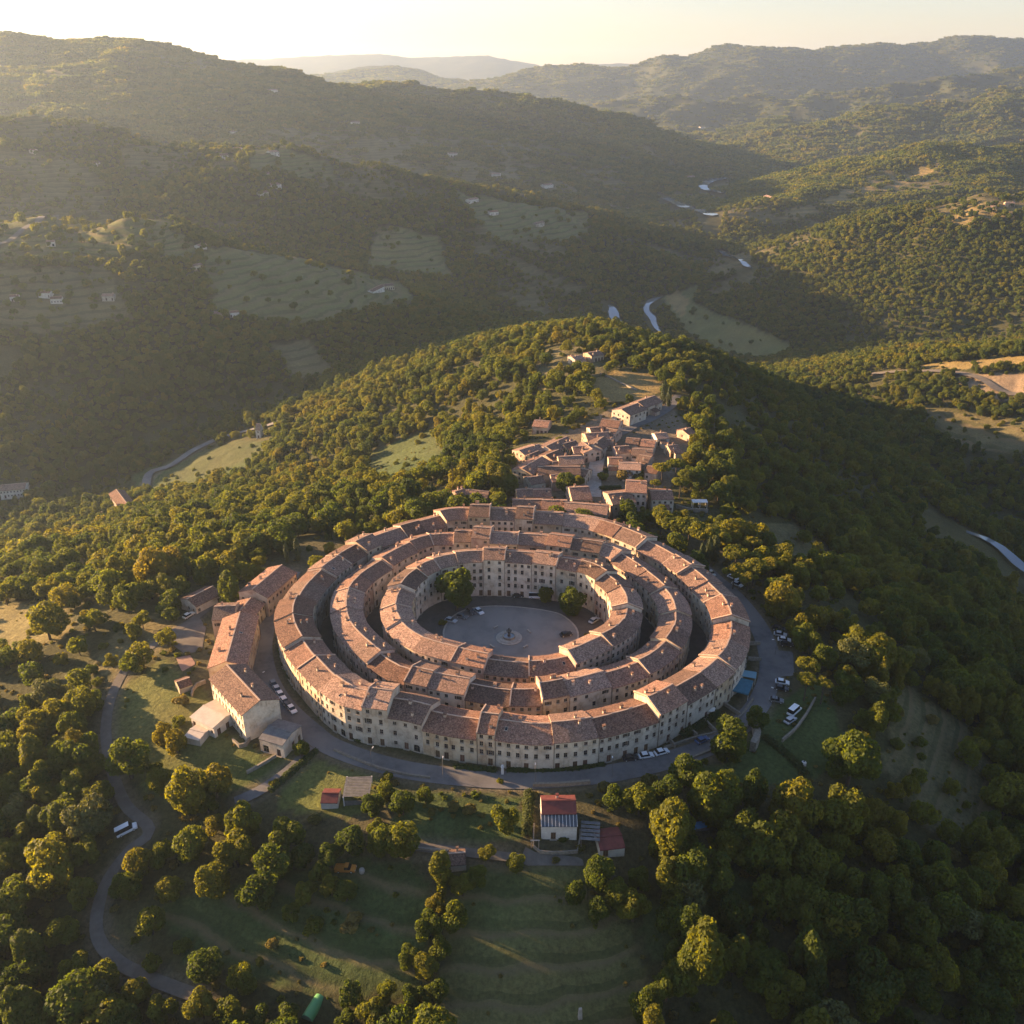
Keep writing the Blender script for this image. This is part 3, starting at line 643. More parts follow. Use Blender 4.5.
    if name == 'village_house':      # lean-to annexes and yard rooms grown against the house
        for c in range(rnd.choice([1, 1, 2])):
            S = O if rnd.random() < .5 else I; f = rnd.uniform(.25, .75); p = S[0]*(1-f)+S[-1]*f; nn = (p-Rg.mean(0)); tv = (S[-1]-S[0])/np.linalg.norm(S[-1]-S[0]); nn = np.array([-tv[1], tv[0]])*np.sign(np.dot(np.array([-tv[1], tv[0]]), nn)+1e-9)
            wA, dA, hA = rnd.uniform(2.5, 4.5), rnd.uniform(2.2, 3.6), rnd.uniform(2.3, 3.4); q0 = p+nn*.02; am = MB(); zA = -1.5
            def W_(u, v, z): k_ = q0+tv*u+nn*v-off[:2]; return (k_[0], k_[1], z)
            u = wA/2
            am.quad([W_(-u,dA,zA), W_(u,dA,zA), W_(u,dA,hA), W_(-u,dA,hA)], 0); am.quad([W_(-u,0,zA), W_(-u,dA,zA), W_(-u,dA,hA), W_(-u,0,hA+.8)], 0); am.quad([W_(u,0,zA), W_(u,dA,zA), W_(u,dA,hA), W_(u,0,hA+.8)], 0)
            g_ = .3; hs_ = hA-.8/dA*g_
            am.quad([W_(-u-g_,0,hA+.95), W_(u+g_,0,hA+.95), W_(u+g_,dA+g_,hs_+.15), W_(-u-g_,dA+g_,hs_+.15)], 1, [(0,0),(wA,0),(wA,dA),(0,dA)]); am.quad([W_(-u-g_,0,hA+.8), W_(u+g_,0,hA+.8), W_(u+g_,dA+g_,hs_), W_(-u-g_,dA+g_,hs_)], 1, [(0,0),(wA,0),(wA,dA),(0,dA)])
            for s_ in (-1, 1): am.quad([W_(s_*(u+g_),0,hA+.8), W_(s_*(u+g_),dA+g_,hs_), W_(s_*(u+g_),dA+g_,hs_+.15), W_(s_*(u+g_),0,hA+.95)], 1)
            am.quad([W_(-u-g_,dA+g_,hs_), W_(u+g_,dA+g_,hs_), W_(u+g_,dA+g_,hs_+.15), W_(-u-g_,dA+g_,hs_+.15)], 1)
            am.obj('annex', [wm, rm], root)
    FOOT.append(np.vstack([O, I[::-1]])); HOUSES.append((root, ctr, zr, np.linalg.norm(O[-1]-O[0])))
    return root
FOOT = []; HOUSES = []

# ------------------------------------------------------------------ the concentric rings: ridge lines (pixel x, y, ridge height)
RING = {
 'outer': ([(452,511,15),(427,518,14.5),(401,526,14),(369,537,14),(344,551,13.5),(326,564.5,13),(314,575,13),(302,589.5,13),(294,605.7,13),(293,617,13),(297,629,13),(309,648,13),(325,665,13.3),(338,677,13.5),(357,687.5,14),(385,695,13),(412,703,11.5),(442,712,11),(470,716.5,11),(500,720,11),(531,724,11),(557,723.5,11),(589,719.5,11),(628,709.5,11),(650,701,11.5),(674,688,11.5),(703,671,11.5),(719.5,657,11.5),(727.5,646,11.5),(731,631,11.5),(731.5,617.5,12),(724.5,599,12.5),(714,588,12.5),(699,573,13),(681.5,560.5,13),(655,543,14),(620,526,15),(586,515.5,15.5),(560,512,16),(534,511,16),(505,509.5,16),(480,509,16)], 5.6),
 'middle': ([(449,533,14.5),(431.6,534.5,14),(414,539.5,14),(393.5,550.5,13.5),(370,565.5,13),(357.5,576,12.5),(348.5,589,12),(346,605,12),(350,621,12),(359,632,12),(368.6,641,12),(382,653,11.5),(396.5,663,11.5),(415.5,670,11),(440,676,10.8),(468,681.5,10.5),(505,688,10.5),(538,688,10.5),(566,683,10.5),(598,675,10.5),(637,661.5,11),(660,646,11.5),(671.5,632,11.5),(676,618,11.5),(674,602,12),(666,588,12.5),(650,573,13),(632,559,13.5),(612,547,14.2),(586,541,15),(560,537,15.3),(538,534,15.5),(515,533,15.5),(494,532.5,15.5),(470,532,15)], 4.9),
 'inner': ([(475,550,16),(449,555,15),(427,563.5,14),(408,577.5,13),(397.5,594,12.5),(395.5,607,12),(399,618,12),(407,627,12),(424,638.5,11.5),(452,648,11),(480,656,10.5),(508,660,10.5),(536,661,10.5),(564,656,11),(587.5,645,11.5),(606,635,12),(619,626,12.5),(626,614,13),(627,599,13.5),(620,585,14),(606,572.5,14.5),(591,563.5,15),(567.5,557.5,15.5),(547,553.5,16),(520,551,16),(498,550,16)], 4.7),
}
RAISE = {'outer': [(393,698,371,690,1.6),(482,716,500,716,1.7),(648,702,671,689,1.6),(470,509,491,509,1.6),(516,510,534,510,1.3)],
         'middle': [(472,532,493,532,1.8),(540,687,562,684,1.6),(412,668,433,674,1.0)], 'inner': [(457,650,488,656,1.0),(567,655,600,640,1.0)]}
RINGW = {}; HOUSE_ORDER = {}
def side_word(a):
    """clock side of the ring seen from the camera; a = angle from the plaza, 0 = right, 90 = back"""
    a %= 360
    return ['right', 'back right', 'back', 'back left', 'left', 'front left', 'front', 'front right'][int(((a+22.5) % 360)//45)]
def ring_houses(nm, seed, lens):
    pts, hw = RING[nm]; rnd = random.Random(seed)
    W = np.array([at_z(*p) for p in pts]); W = smooth_line(W, 4, True); W = resample(W, 1.0, True); n = len(W); RINGW[nm] = (W, hw)
    sm = W.copy()
    for _ in range(3): sm = (np.roll(sm, 1, 0)+sm*2+np.roll(sm, -1, 0))/4
    W = sm; N2 = normals2(W, True); c = W[:, :2].mean(0)
    if np.mean(np.sum(N2*(W[:, :2]-c), 1)) < 0: N2 = -N2          # outward
    px, py, _ = project(W[:, 0], W[:, 1], W[:, 2])
    rz = np.zeros(n); cuts = set()
    for x1, y1, x2, y2, dz in RAISE[nm]:
        i1 = int(np.argmin((px-x1)**2+(py-y1)**2)); i2 = int(np.argmin((px-x2)**2+(py-y2)**2)); lo, hi = min(i1, i2), max(i1, i2)
        if hi-lo > n/2: continue
        rz[lo:hi] = dz; cuts |= {lo, hi}
    b = sorted(cuts); B = []
    for i, s in enumerate(b):
        e = b[(i+1) % len(b)]+(n if i == len(b)-1 else 0); B.append(s); p = s
        if rz[(s+1) % n] > 0: continue
        while True:
            L = rnd.uniform(*lens)
            if e-(p+L) < lens[0]*.75: break
            p += L; B.append(int(p))
    B = sorted(B); out = []
    for i, s in enumerate(B):
        e = B[i+1] if i+1 < len(B) else B[0]+n; out.append((s, e, max(rz[(s+2) % n], 0), ))
    hs = []; dprev = 0
    for (s, e, dz) in out:
        k = max(1, int(round((e-s)/4.2))); idx = (np.linspace(s, e, k+1).round().astype(int)) % n
        R = W[idx]; d = dz if dz else rnd.choice([-.7, -.4, -.15, 0, .2, .45, .8])
        if abs(d-dprev) < .08: d += .18
        dprev = d
        hs.append((R[:, :2]+N2[idx]*hw, R[:, :2]-N2[idx]*hw, R[:, 2].mean()+d, bool(dz)))
    return hs, c, rnd
ORD = ['first', 'second', 'third', 'fourth', 'fifth', 'sixth', 'seventh', 'eighth', 'ninth', 'tenth', 'eleventh', 'twelfth', 'thirteenth', 'fourteenth', 'fifteenth', 'sixteenth', 'seventeenth', 'eighteenth', 'nineteenth', 'twentieth']
WN = ['cream stone', 'pinkish stone', 'ochre stone', 'grey stone']
def build_ring(nm, seed, lens):
    hs, c, rnd = ring_houses(nm, seed, lens); n = len(hs)
    cen = [np.vstack([h[0], h[1]]).mean(0) for h in hs]
    sides = []
    for p in cen: sides.append(side_word(math.degrees(math.atan2(p[1]-c[1], p[0]-c[0]))))
    from collections import Counter
    for i, (O, I, zr, tall) in enumerate(hs):
        sd = sides[i]; same = [j for j in range(n) if sides[j] == sd]
        cpx = [float(project(cen[j][0], cen[j][1], 10)[0]) for j in same]; cpy = [float(project(cen[j][0], cen[j][1], 10)[1]) for j in same]
        if sd in ('left', 'right'): order = sorted(range(len(same)), key=lambda q_: -cpy[q_]); way = 'from the front'
        else: order = sorted(range(len(same)), key=lambda q_: cpx[q_]); way = 'from the left'
        rk = [same[q_] for q_ in order].index(i)
        wi = (rnd.choice([0, 0, 3, 2]) if sd in ('front', 'front right') and nm == 'outer' else rnd.choice([0, 1, 2, 3] if nm == 'outer' else [0, 1, 1, 2]))
        if nm == 'inner' and 'back' in sd: wi = rnd.choice([0, 0, 3])
        ri = rnd.choice([0, 1, 1, 2] if nm != 'inner' else [0, 1, 1, 2])
        lab = f"{'taller ' if tall else ''}{WN[wi]} house, {ORD[rk]} {way} on the {sd} of the {nm} ring"
        gO = float(np.mean(height(O[:, 0], O[:, 1]))); gI = float(np.mean(height(I[:, 0], I[:, 1])))
        rise = RING[nm][1]*.36
        build_house('ring_house', lab, 'house', f'houses of the {nm} ring', O, I, 0, zr-rise, zr-rise, zr, WALLS[wi], ROOFS[ri], rnd,
                    style=2 if nm != 'outer' and rnd.random() < .35 else rnd.choice([0, 0, 1]), chim=rnd.choice([1, 2, 2, 3]), parapet=tall or rnd.random() < .3, gO=gO, gI=gI, endwin=(False, False))
build_ring('outer', 11, (8.0, 15.0)); build_ring('middle', 5, (7.5, 14.0)); build_ring('inner', 23, (7.5, 13.0))
print('rings', len(HOUSES), round(time.time()-T0, 1))

# ------------------------------------------------------------------ houses given by the two ends of their ridge in the photo
def ridge_house(name, label, p1, p2, hw, wallh, rise, wi=0, ri=0, cat='house', group=None, seed=0, style=0, chim=1, rm=None, wm=None, over=.4, endwin=(True, True), cols=4.4, parapet=False, gl=None, **kw):
    rnd = random.Random(seed*31+int(p1[0])*7+int(p1[1]))
    a, b = px2w([p1, p2], wallh+rise)
    a, b = a[:2], b[:2]; L = np.linalg.norm(b-a)
    if L < 4.0: mid = (a+b)/2; d = (b-a)/max(L, .01); a, b = mid-d*2.0, mid+d*2.0; L = 4.0
    d = (b-a)/L; nn = np.array([d[1], -d[0]]); k = max(1, int(round(L/cols))); t = np.linspace(0, 1, k+1)[:, None]
    R = a+(b-a)*t; O, I = R+nn*hw, R-nn*hw; allp = np.vstack([O, I]); gs = height(allp[:, 0], allp[:, 1]); g = float(gs.min()*.5+gs.mean()*.5) if gl is None else gl
    gO = float(height(O[:, 0], O[:, 1]).mean()); gI = float(height(I[:, 0], I[:, 1]).mean())
    return build_house(name, label, cat, group, O, I, g, g+wallh, g+wallh, g+wallh+rise, wm or WALLS[wi], rm or ROOFS[ri], rnd, style=style, chim=chim, over=over, endwin=endwin, parapet=parapet, gO=g, gI=g, **kw)
G0 = 'houses of the outlying arc on the left'
ridge_house('row_house', 'long tiled row house at the back of the outlying left arc', (282,565), (252,590), 5.6, 7.5, 2.1, 1, 0, group=G0, chim=2)
ridge_house('row_house', 'low tiled house between the long back row house and the pink house', (251,598), (240,611), 4.6, 5.5, 1.6, 2, 0, group=G0)
ridge_house('row_house', 'pink house with a round topped gable in the outlying left arc', (214,607), (236,606), 5.0, 7.2, 1.8, 1, 1, group=G0)
ridge_house('row_house', 'tiled row house just behind the cream gabled end house', (240,612), (226,662), 5.4, 7.6, 2.0, 1, 0, group=G0, chim=3, endwin=(False, False))
ridge_house('row_house', 'cream gabled end house standing at the front of the outlying left arc', (226.5,665), (260,701), 5.4, 9.2, 2.2, 0, 1, group=G0, chim=3, endwin=(False, False))
ridge_house('barn', 'small cream barn with a tiled roof behind the stony yard on the left', (187,599), (213,585), 4.2, 3.6, 1.5, 0, 0, cat='barn', chim=0)
ridge_house('shed', 'low shed with a pale flat roof left of the cream gabled end house', (203,705), (226,716), 4.6, 3.6, .7, 0, 0, cat='shed', rm=PALEROOF, chim=0, wm=WHITEWALL, wroof=PALEROOF)
ridge_house('shed', 'tiny lean shed with a pale roof beside the pale roofed low shed', (190,729), (205,732), 2.6, 2.2, .4, 3, 0, cat='shed', rm=PALEROOF, chim=0, wroof=PALEROOF)
ridge_house('outbuilding', 'grey roofed outbuilding in front of the cream gabled end house', (268,726), (292,733), 4.2, 4.4, .9, 0, 0, cat='outbuilding', rm=GREYROOF, chim=0, wroof=GREYROOF)
ridge_house('shed', 'tiny reddish hut among the bushes left of the outlying arc', (178,682), (188,678), 2.2, 2.2, .8, 2, 0, cat='shed', chim=0)
GV = 'houses of the village climbing the spur'
VIL = [
 ((622,409),(637,403),5.2,5.8,2.0,0,2,'large white gabled house near the top of the village beside the upper road',0),
 ((638.5,401.5),(654,395.5),4.6,5.2,2.0,1,1,'long pinkish roofed house at the very top of the village beside the upper road',0),
 ((603,419),(620,421),4.6,5.5,1.8,1,0,'small tiled house just below the large white gabled house',0),
 ((586,434),(607,432),4.6,5.0,1.6,2,0,'tiled house on the left of the village road, below the small tiled house',0),
 ((547,446),(566,437),4.8,4.8,1.7,1,1,'long tiled house on the upper left edge of the village',0),
 ((520,450),(538,444),4.4,4.6,1.5,1,2,'leftmost tiled house of the village, near the trees',0),
 ((523,468),(541,457),4.6,5.2,1.7,2,0,'tiled house with its gable to the camera at the lower left of the village',0),
 ((559,457),(581,456),4.6,5.6,1.7,2,2,'tiled house in the middle of the left village cluster',0),
 ((540,467),(578,467),4.8,5.4,1.4,2,1,'wide ochre fronted house facing the rings at the foot of the left cluster',0),
 ((573,447),(588,446),4.2,4.6,1.5,0,0,'little tiled house behind the middle of the left cluster',0),
 ((594,444),(603,437),4.2,5.2,1.6,0,1,'narrow tiled house right beside the village road',0),
 ((615,447),(628,446),4.2,4.4,1.4,1,0,'pink tiled house on the right of the village road',0),
 ((609,458),(622,458),4.0,4.4,1.3,0,0,'low tiled house at the right edge of the pale street',0),
 ((633,449),(652,450),4.4,4.8,1.2,0,2,'pale walled house with a broken roof right of the village road',1),
 ((620,463),(640,464),4.2,4.6,1.1,3,2,'whitish fronted house above the hedge right of the pale street',1),
 ((655,434),(666,433),3.6,3.8,1.2,3,2,'small ruined looking house at the right end of the upper village',1),
 ((683,430),(690,428),3.0,3.6,1.2,1,0,'lonely stone hut right of the upper village among the trees',0),
 ((535,421),(549,419),4.4,4.4,1.5,1,0,'lone red tiled house among the trees left of the village',0),
 ((570,488),(588,487),6.2,5.8,2.4,1,0,'hip roofed house at the foot of the pale street',0),
 ((627,481),(646,482),5.6,10.0,2.2,1,0,'tall tower like house with a pitched red roof right behind the rings',0),
 ((609,494),(630,492),5.6,7.6,1.9,1,1,'tiled house leaning against the tall tower like house',0),
 ((651,491),(671,491),4.6,6.2,1.5,0,0,'white walled house right of the tall tower like house',0),
 ((514,500),(542,500),4.2,5.6,1.6,1,1,'long tiled house directly behind the back of the outer ring, left half',0),
 ((543,500.5),(566,501),4.2,5.8,1.7,1,0,'tiled house directly behind the back of the outer ring, middle',0),
 ((567,503),(606,506),4.4,6.4,1.7,2,1,'long brown roofed house directly behind the back of the outer ring, right half',0),
 ((517,490),(532,489),3.8,4.2,1.5,2,2,'small rounded roof house behind the long tiled house',0),
 ((534,490),(550,489.5),3.8,4.4,1.3,1,0,'small tiled house left of the bright trees behind the rings',0),
 ((455,492),(464,489),3.4,4.0,1.4,1,0,'small pink hut beside the tall mast left of the village',0),
 ((467,490),(488,492),3.6,4.0,1.4,1,1,'low tiled house among bushes behind the back left of the rings',0),
 ((546,455),(558,450),4.4,5.0,1.6,1,0,'tiled house squeezed behind the gabled house at the lower left of the village',0),
 ((563,444),(575,441),4.2,4.8,1.5,2,1,'ochre house at the top of the left village cluster',0),
 ((583,442),(592,449),4.0,5.0,1.5,1,2,'small pale roofed house left of the top of the pale street',0),
 ((590,428),(601,427),4.4,5.2,1.6,0,0,'cream house just left of the small tiled house below the large white gabled house',0),
 ((627,438),(639,439),4.0,4.2,1.3,1,1,'brown roofed house beside the bend of the village road',0),
 ((642,440),(655,441),4.2,4.2,1.3,3,0,'grey stone house behind the broken roofed house right of the village road',0),
 ((640,455),(651,457),3.8,4.2,1.2,1,2,'pink house between the broken roofed house and the hedge',0),
 ((668,446),(677,445),3.4,3.8,1.2,2,0,'small ochre house at the far right edge of the upper village',0),
 ((551,475),(566,474),4.0,4.4,1.4,1,0,'low tiled house in front of the wide ochre fronted house',0),
 ((528,478),(541,476),4.0,4.2,1.3,3,1,'grey stone house at the bottom left corner of the village',0),
 ((607,428),(617,430),4.0,4.8,1.5,1,1,'brown roofed house between the small tiled house and the pale street top',0),
 ((553,462),(563,461),3.8,4.6,1.4,1,0,'red tiled house tucked in front of the middle of the left cluster',0),
 ((575,468),(588,470),3.8,4.6,1.4,0,1,'cream house at the left edge of the pale street foot',0),
 ((529,455),(538,451),3.6,4.2,1.3,2,0,'small ochre house between the leftmost house and the gabled house',0),
 ((604,440),(613,440),3.4,4.6,1.3,1,2,'narrow pink house at the top of the pale street, right side',0),
 ((648,466),(659,468),3.6,4.0,1.3,1,0,'tiled house below the broken roofed house, above the pines',0),
 ((588,353),(599,350),4.0,4.0,1.2,2,2,'old farmhouse on the crest of the spur far behind the village',0),
 ((572,357),(581,355),3.5,3.5,1.0,3,2,'stone hut beside the old farmhouse on the crest of the spur',0),
]
for p1, p2, hw, wh, rs, wi, ri, lab, ww in VIL:
    cx_, cy_ = (p1[0]+p2[0])/2, (p1[1]+p2[1])/2; f_ = 1.12; p1 = (cx_+(p1[0]-cx_)*f_, cy_+(p1[1]-cy_)*f_); p2 = (cx_+(p2[0]-cx_)*f_, cy_+(p2[1]-cy_)*f_); hw = hw*1.15
    ridge_house('village_house', lab, p1, p2, hw, wh, rs, wi, ri, group=GV, chim=random.choice([1, 1, 2]), wm=WHITEWALL if ww else None, cols=4.0)
GF = 'farmhouses scattered on the far hillsides'
FAR = [(14,294,'red roofed farmhouse at the far left edge of the terraced hill'),(45,290,'large pale farmhouse with a tiled roof right of the leftmost farmhouse'),(56,296,'small annex beside the large pale farmhouse on the left hill'),(108,293,'half hidden grey farmhouse right of the large pale farmhouse'),
 (196,263,'white farmhouse standing alone under the lit crest of the near left hill'),(217,311,'small brown farmhouse below the terraces, left one of two'),(234,310,'small white farmhouse below the terraces, right one of two'),(375,286,'white farmhouse at the right end of the long terraces'),(387,283,'tan farmhouse at the right end of the long terraces'),
 (50,240,'pale farmhouse near the hill road on the left'),(200,243,'tiny farmhouse on the lit crest of the near left hill'),(262,190,'lowest white house of the hamlet on the second hill'),(273,181,'widest white house of the hamlet on the second hill'),(268,171,'topmost white house of the hamlet on the second hill'),(252,169,'small house left of the hamlet on the second hill'),
 (222,153,'long white farmhouse on the crest of the second hill, left one'),(237,147,'white farmhouse on the crest of the second hill, right one'),(272,148,'pale farmhouse on the crest above the hamlet'),(94,160,'pale farmhouse high on the left of the second hill'),(33,149,'tiny farmhouse at the far left of the second hill'),
 (472,198,'white farmhouse by the green terraces, left one'),(493,210,'white farmhouse by the green terraces, right one'),(445,177,'small farmhouse on the lit crest above the green terraces'),(538,220,'grey farmhouse at the edge of the green terraces near the river'),(574,202,'white farmhouse on the hillside left of the river bend'),(547,183,'pale farmhouse below the big ridge'),
 (496,172,'white house on the slope of the big ridge'),(452,152,'pale house on the slope of the big ridge, left of the others'),(355,120,'pale farmhouse high on the big ridge'),(233,130,'small farmhouse low on the big ridge, toward the left'),(111,102,'white farmhouse high on the left of the big ridge'),(272,88,'white house near the top of the big ridge'),
 (771,196,'tan farmhouse on the sunlit hill beyond the river'),(690,175,'white house low by the distant river bend'),(792,174,'small farmhouse on the right of the far valley'),(702,127,'pale house on the far sunlit hills'),(1010,201,'stone farmhouse on the crest of the wooded right hill'),(994,205,'small stone hut on the crest of the wooded right hill')]
for i, (x, y, lab) in enumerate(FAR):
    p = px2w([(x, y)])[0]; s = 900/ (p[1]*CP+(HC-p[2])*SP); wpx = 12 if ('large' in lab or 'long' in lab or 'widest' in lab) else (6 if 'tiny' in lab or 'small' in lab else 9)
    L = max(9, min(wpx/s, 22)); hw = L*.3; dxp = L*s/2; tilt = random.uniform(-.18, .18)*dxp
    ridge_house('farmhouse', lab, (x-dxp, y+tilt), (x+dxp, y-tilt), hw, max(4.5, hw*.95), hw*.36, 0, random.choice([0, 2]), group=GF, chim=1, wm=WHITEWALL if not any(k in lab for k in ('grey','brown','tan','stone')) else WALLS[3 if 'grey' in lab else 2], cols=5)
ridge_house('farmhouse', 'pale long house by the valley road at the left edge', (0,484), (26,482), 6, 6, 2, 1, 2, chim=1, wm=WHITEWALL)
ridge_house('farmhouse', 'pink roofed house in the dark valley wood on the left', (117,494), (132,499), 5, 5.5, 2, 1, 0, chim=1)
ridge_house('chapel', 'little pale chapel with a pointed roof beside the valley road', (256.5,424), (260.5,423), 2.6, 7, 3.5, 0, 2, cat='chapel', chim=0, wm=WHITEWALL)
ridge_house('hut', 'small tiled hut in the woods right of the rings', (838,556), (849,562), 3, 2.6, 1.2, 1, 0, cat='hut', chim=0)
ridge_house('cottage', 'small tiled cottage at the end of the field track in front', (453,853), (461,852), 2.1, 2.2, 1.1, 3, 1, cat='cottage', chim=1)
print('houses', len(HOUSES), round(time.time()-T0, 1))

# street paving inside the rings, plaza with fountain
W, hw = RINGW['outer']; Wm = resample(W, 3, True); n_ = len(Wm); c0 = Wm[:, :2].mean(0); fr = np.linspace(0, 1, 12)
m = MB()
for i in range(n_):
    a, b = Wm[i][:2], Wm[(i+1) % n_][:2]
    for f0, f1 in zip(fr[:-1], fr[1:]):
        pp = [c0+(a-c0)*f0, c0+(a-c0)*f1, c0+(b-c0)*f1, c0+(b-c0)*f0]
        if f0 == 0: pp = pp[:3]
        m.quad([(p_[0], p_[1], float(height(p_[0], p_[1]))+.05) for p_ in pp])
structure(m.obj('street_paving', PAVE))
Wi, _ = RINGW['inner']; Wi = resample(Wi, 2, True); ci = Wi[:, :2].mean(0); m = MB(); zp = float(max(height(*ci), height(ci[0],ci[1]+15), height(ci[0],ci[1]-15)))+.06
for i in range(len(Wi)):
    a, b = Wi[i][:2], Wi[(i+1) % len(Wi)][:2]; a2, b2 = ci+(a-ci)*.79, ci+(b-ci)*.79; a3, b3 = ci+(a-ci)*.6, ci+(b-ci)*.6; a4, b4 = ci+(a-ci)*.585, ci+(b-ci)*.585
    m.quad([(*a, zp+.02), (*b, zp+.02), (*b3, zp+.02), (*a3, zp+.02)], 0)
    m.quad([(*a3, zp+.14), (*b3, zp+.14), (*b4, zp+.14), (*a4, zp+.14)], 2); m.quad([(*a3, zp+.02), (*b3, zp+.02), (*b3, zp+.14), (*a3, zp+.14)], 2); m.quad([(*a4, zp+.02), (*b4, zp+.02), (*b4, zp+.14), (*a4, zp+.14)], 2)
    m.quad([(*a4, zp+.04), (*b4, zp+.04), (*ci, zp+.04)], 1)
structure(m.obj('plaza', [PAVE, PLAZA, KERB]))
p = at_z(509, 638, zp)
ft = thing('fountain', 'round stepped stone fountain with a dark central column on the plaza', 'fountain', (p[0], p[1], zp+.04))
m = MB(); m.lathe((0,0,0), [(4.3,0),(4.3,.16),(3.4,.16),(3.4,.3),(0,.3)], 32, 0); m.obj('step', KERB, ft)
m = MB(); m.lathe((0,0,0), [(2.0,.28),(2.0,1.0),(1.75,1.0),(1.75,.6),(0,.6)], 24, 0); m.obj('basin', STONE, ft)
m = MB(); m.lathe((0,0,.6), [(.55,0),(.5,.8),(.3,1.0),(.28,1.8),(.9,2.1),(.95,2.25),(.2,2.3),(.2,2.8),(.32,3.0),(0,3.3)], 16, 0); m.obj('column', mat('bronze', (.08,.07,.055), rough=.6), ft)
m = MB(); m.lathe((0,0,0), [(1.75,.82),(0,.82)], 24, 0); m.obj('pool', water, ft)
# ------------------------------------------------------------------ foliage shapes (unit crowns made of many leaf sized faces)
def leaves(P, Nrm, size, rg):
    n = len(P); r = rg.normal(size=(n, 3)); t = np.cross(Nrm, r); t /= np.linalg.norm(t, axis=1)[:, None]+1e-9; b = np.cross(Nrm, t)
    s = size*rg.uniform(.65, 1.35, n)[:, None]*.5; k = rg.uniform(.6, 1.0, n)[:, None]
    V = np.stack([P-t*s, P-b*s*k, P+t*s, P+b*s*k], 1).reshape(-1, 3); return V, np.arange(4*n).reshape(n, 4)
def unit(n, rg):
    v = rg.normal(size=(n, 3)); return v/np.linalg.norm(v, axis=1)[:, None]
def crown(nq, leaf, seed, nl=16, sx=1.0, sz=.95, zmin=-.55, lob=(.30, .46), reach=.66, jit=.55, flat=False):
    rg = np.random.default_rng(seed); D = unit(nl*3, rg); D = D[D[:, 2] > zmin][:nl]
    if flat: D[:, 2] *= .35
    C = D*rg.uniform(reach*.75, reach*1.08, (len(D), 1)); R = rg.uniform(*lob, len(D)); C = np.vstack([C, [[0,0,0]]]); R = np.append(R, .52 if not flat else .4)
    w_ = R**2/np.sum(R**2); P = []; Q = []
    tot = 0
    while tot < nq:
        k = rg.choice(len(R), nq, p=w_); d = unit(nq, rg); p = C[k]+d*(R[k]*rg.uniform(.78, 1.06, nq))[:, None]
        dist = np.linalg.norm(p[:, None, :]-C[None], axis=2)/R[None]; dist[np.arange(nq), k] = 9
        ok = (dist.min(1) > .82) | (rg.random(nq) < .06); P.append(p[ok]); Q.append(d[ok]); tot += ok.sum()
    P = np.vstack(P)[:nq]; Q = np.vstack(Q)[:nq]+rg.normal(size=(nq, 3))*jit; Q /= np.linalg.norm(Q, axis=1)[:, None]
    P = P*np.array([sx, sx, sz]); return leaves(P, Q, leaf, rg)
def column(nq, leaf, seed, w=.17):
    rg = np.random.default_rng(seed); z = rg.uniform(0, 1, nq); a = rg.uniform(0, 2*math.pi, nq)
    r = w*np.sin(np.pi*np.clip(z*.86+.14, 0, 1))**.6*(1+.25*np.sin(a*3+z*9))*rg.uniform(.75, 1.05, nq)
    P = np.stack([r*np.cos(a), r*np.sin(a), z], 1); Q = np.stack([np.cos(a), np.sin(a), np.full(nq, .5)], 1)+rg.normal(size=(nq, 3))*.4; Q /= np.linalg.norm(Q, axis=1)[:, None]
    return leaves(P, Q, leaf, rg)
def cm(name, vf, m): return npmesh(name, vf[0], vf[1], m)
CROWN = [cm('crown', crown(3000, .125+.01*(i % 3), 100+i, nl=(9,14,19,11,16,22,12,17,10,20,13,15)[i], sz=(.85,1.0,1.2,.9,1.35,1.0,.8,1.1,1.5,.95,.9,1.15)[i], sx=(1,.95,.9,1.05,.8,1,1.1,.9,.72,1,1,.9)[i], zmin=-.85, lob=(.22+.03*(i % 3), .40+.03*(i % 4)), reach=.62+.05*(i % 3)), OLIVE if i == 6 else LEAF) for i in range(12)]
PINECROWN = [cm('crown', crown(2000, .135, 200+i, nl=15, sz=.72, zmin=-.1, flat=True, lob=(.24, .36), reach=.72), PINE) for i in range(4)]
CYPCROWN = [cm('crown', column(1400, .05, 300+i), CYP) for i in range(3)]
BUSH = [cm('foliage', crown(900, .2, 400+i, nl=9, sz=.7, zmin=-.1), mm) for i, mm in enumerate([LEAF, LEAF, DRYLEAF, DRYLEAF])]
def trunk_mesh(seed, hgt, r, spread):
    rr = random.Random(seed); m = MB(); p = Vector((0,0,-.6)); rad = r; seg = 4
    for i in range(seg):
        q_ = p+Vector((rr.uniform(-.12,.12), rr.uniform(-.12,.12), (hgt+.6)/seg)); m.tube(p, q_, rad, rad*.85, 8); p = q_; rad *= .85
    for k in range(5):
        a = k*1.257+rr.uniform(-.3,.3); b0 = Vector((0,0,hgt*rr.uniform(.65,.95))); b1 = b0+Vector((math.cos(a)*spread, math.sin(a)*spread, spread*rr.uniform(.7,1.2)))
        m.tube(b0, b1, rad*.6, rad*.2, 6)
    return m.mesh('trunk', BARK, True)
TRUNK = [trunk_mesh(i, 4.0, .32, 1.8) for i in range(4)]; PTRUNK = [trunk_mesh(20+i, 7.5, .26, 1.5) for i in range(3)]; CTRUNK = [trunk_mesh(40, 1.5, .2, .3)]

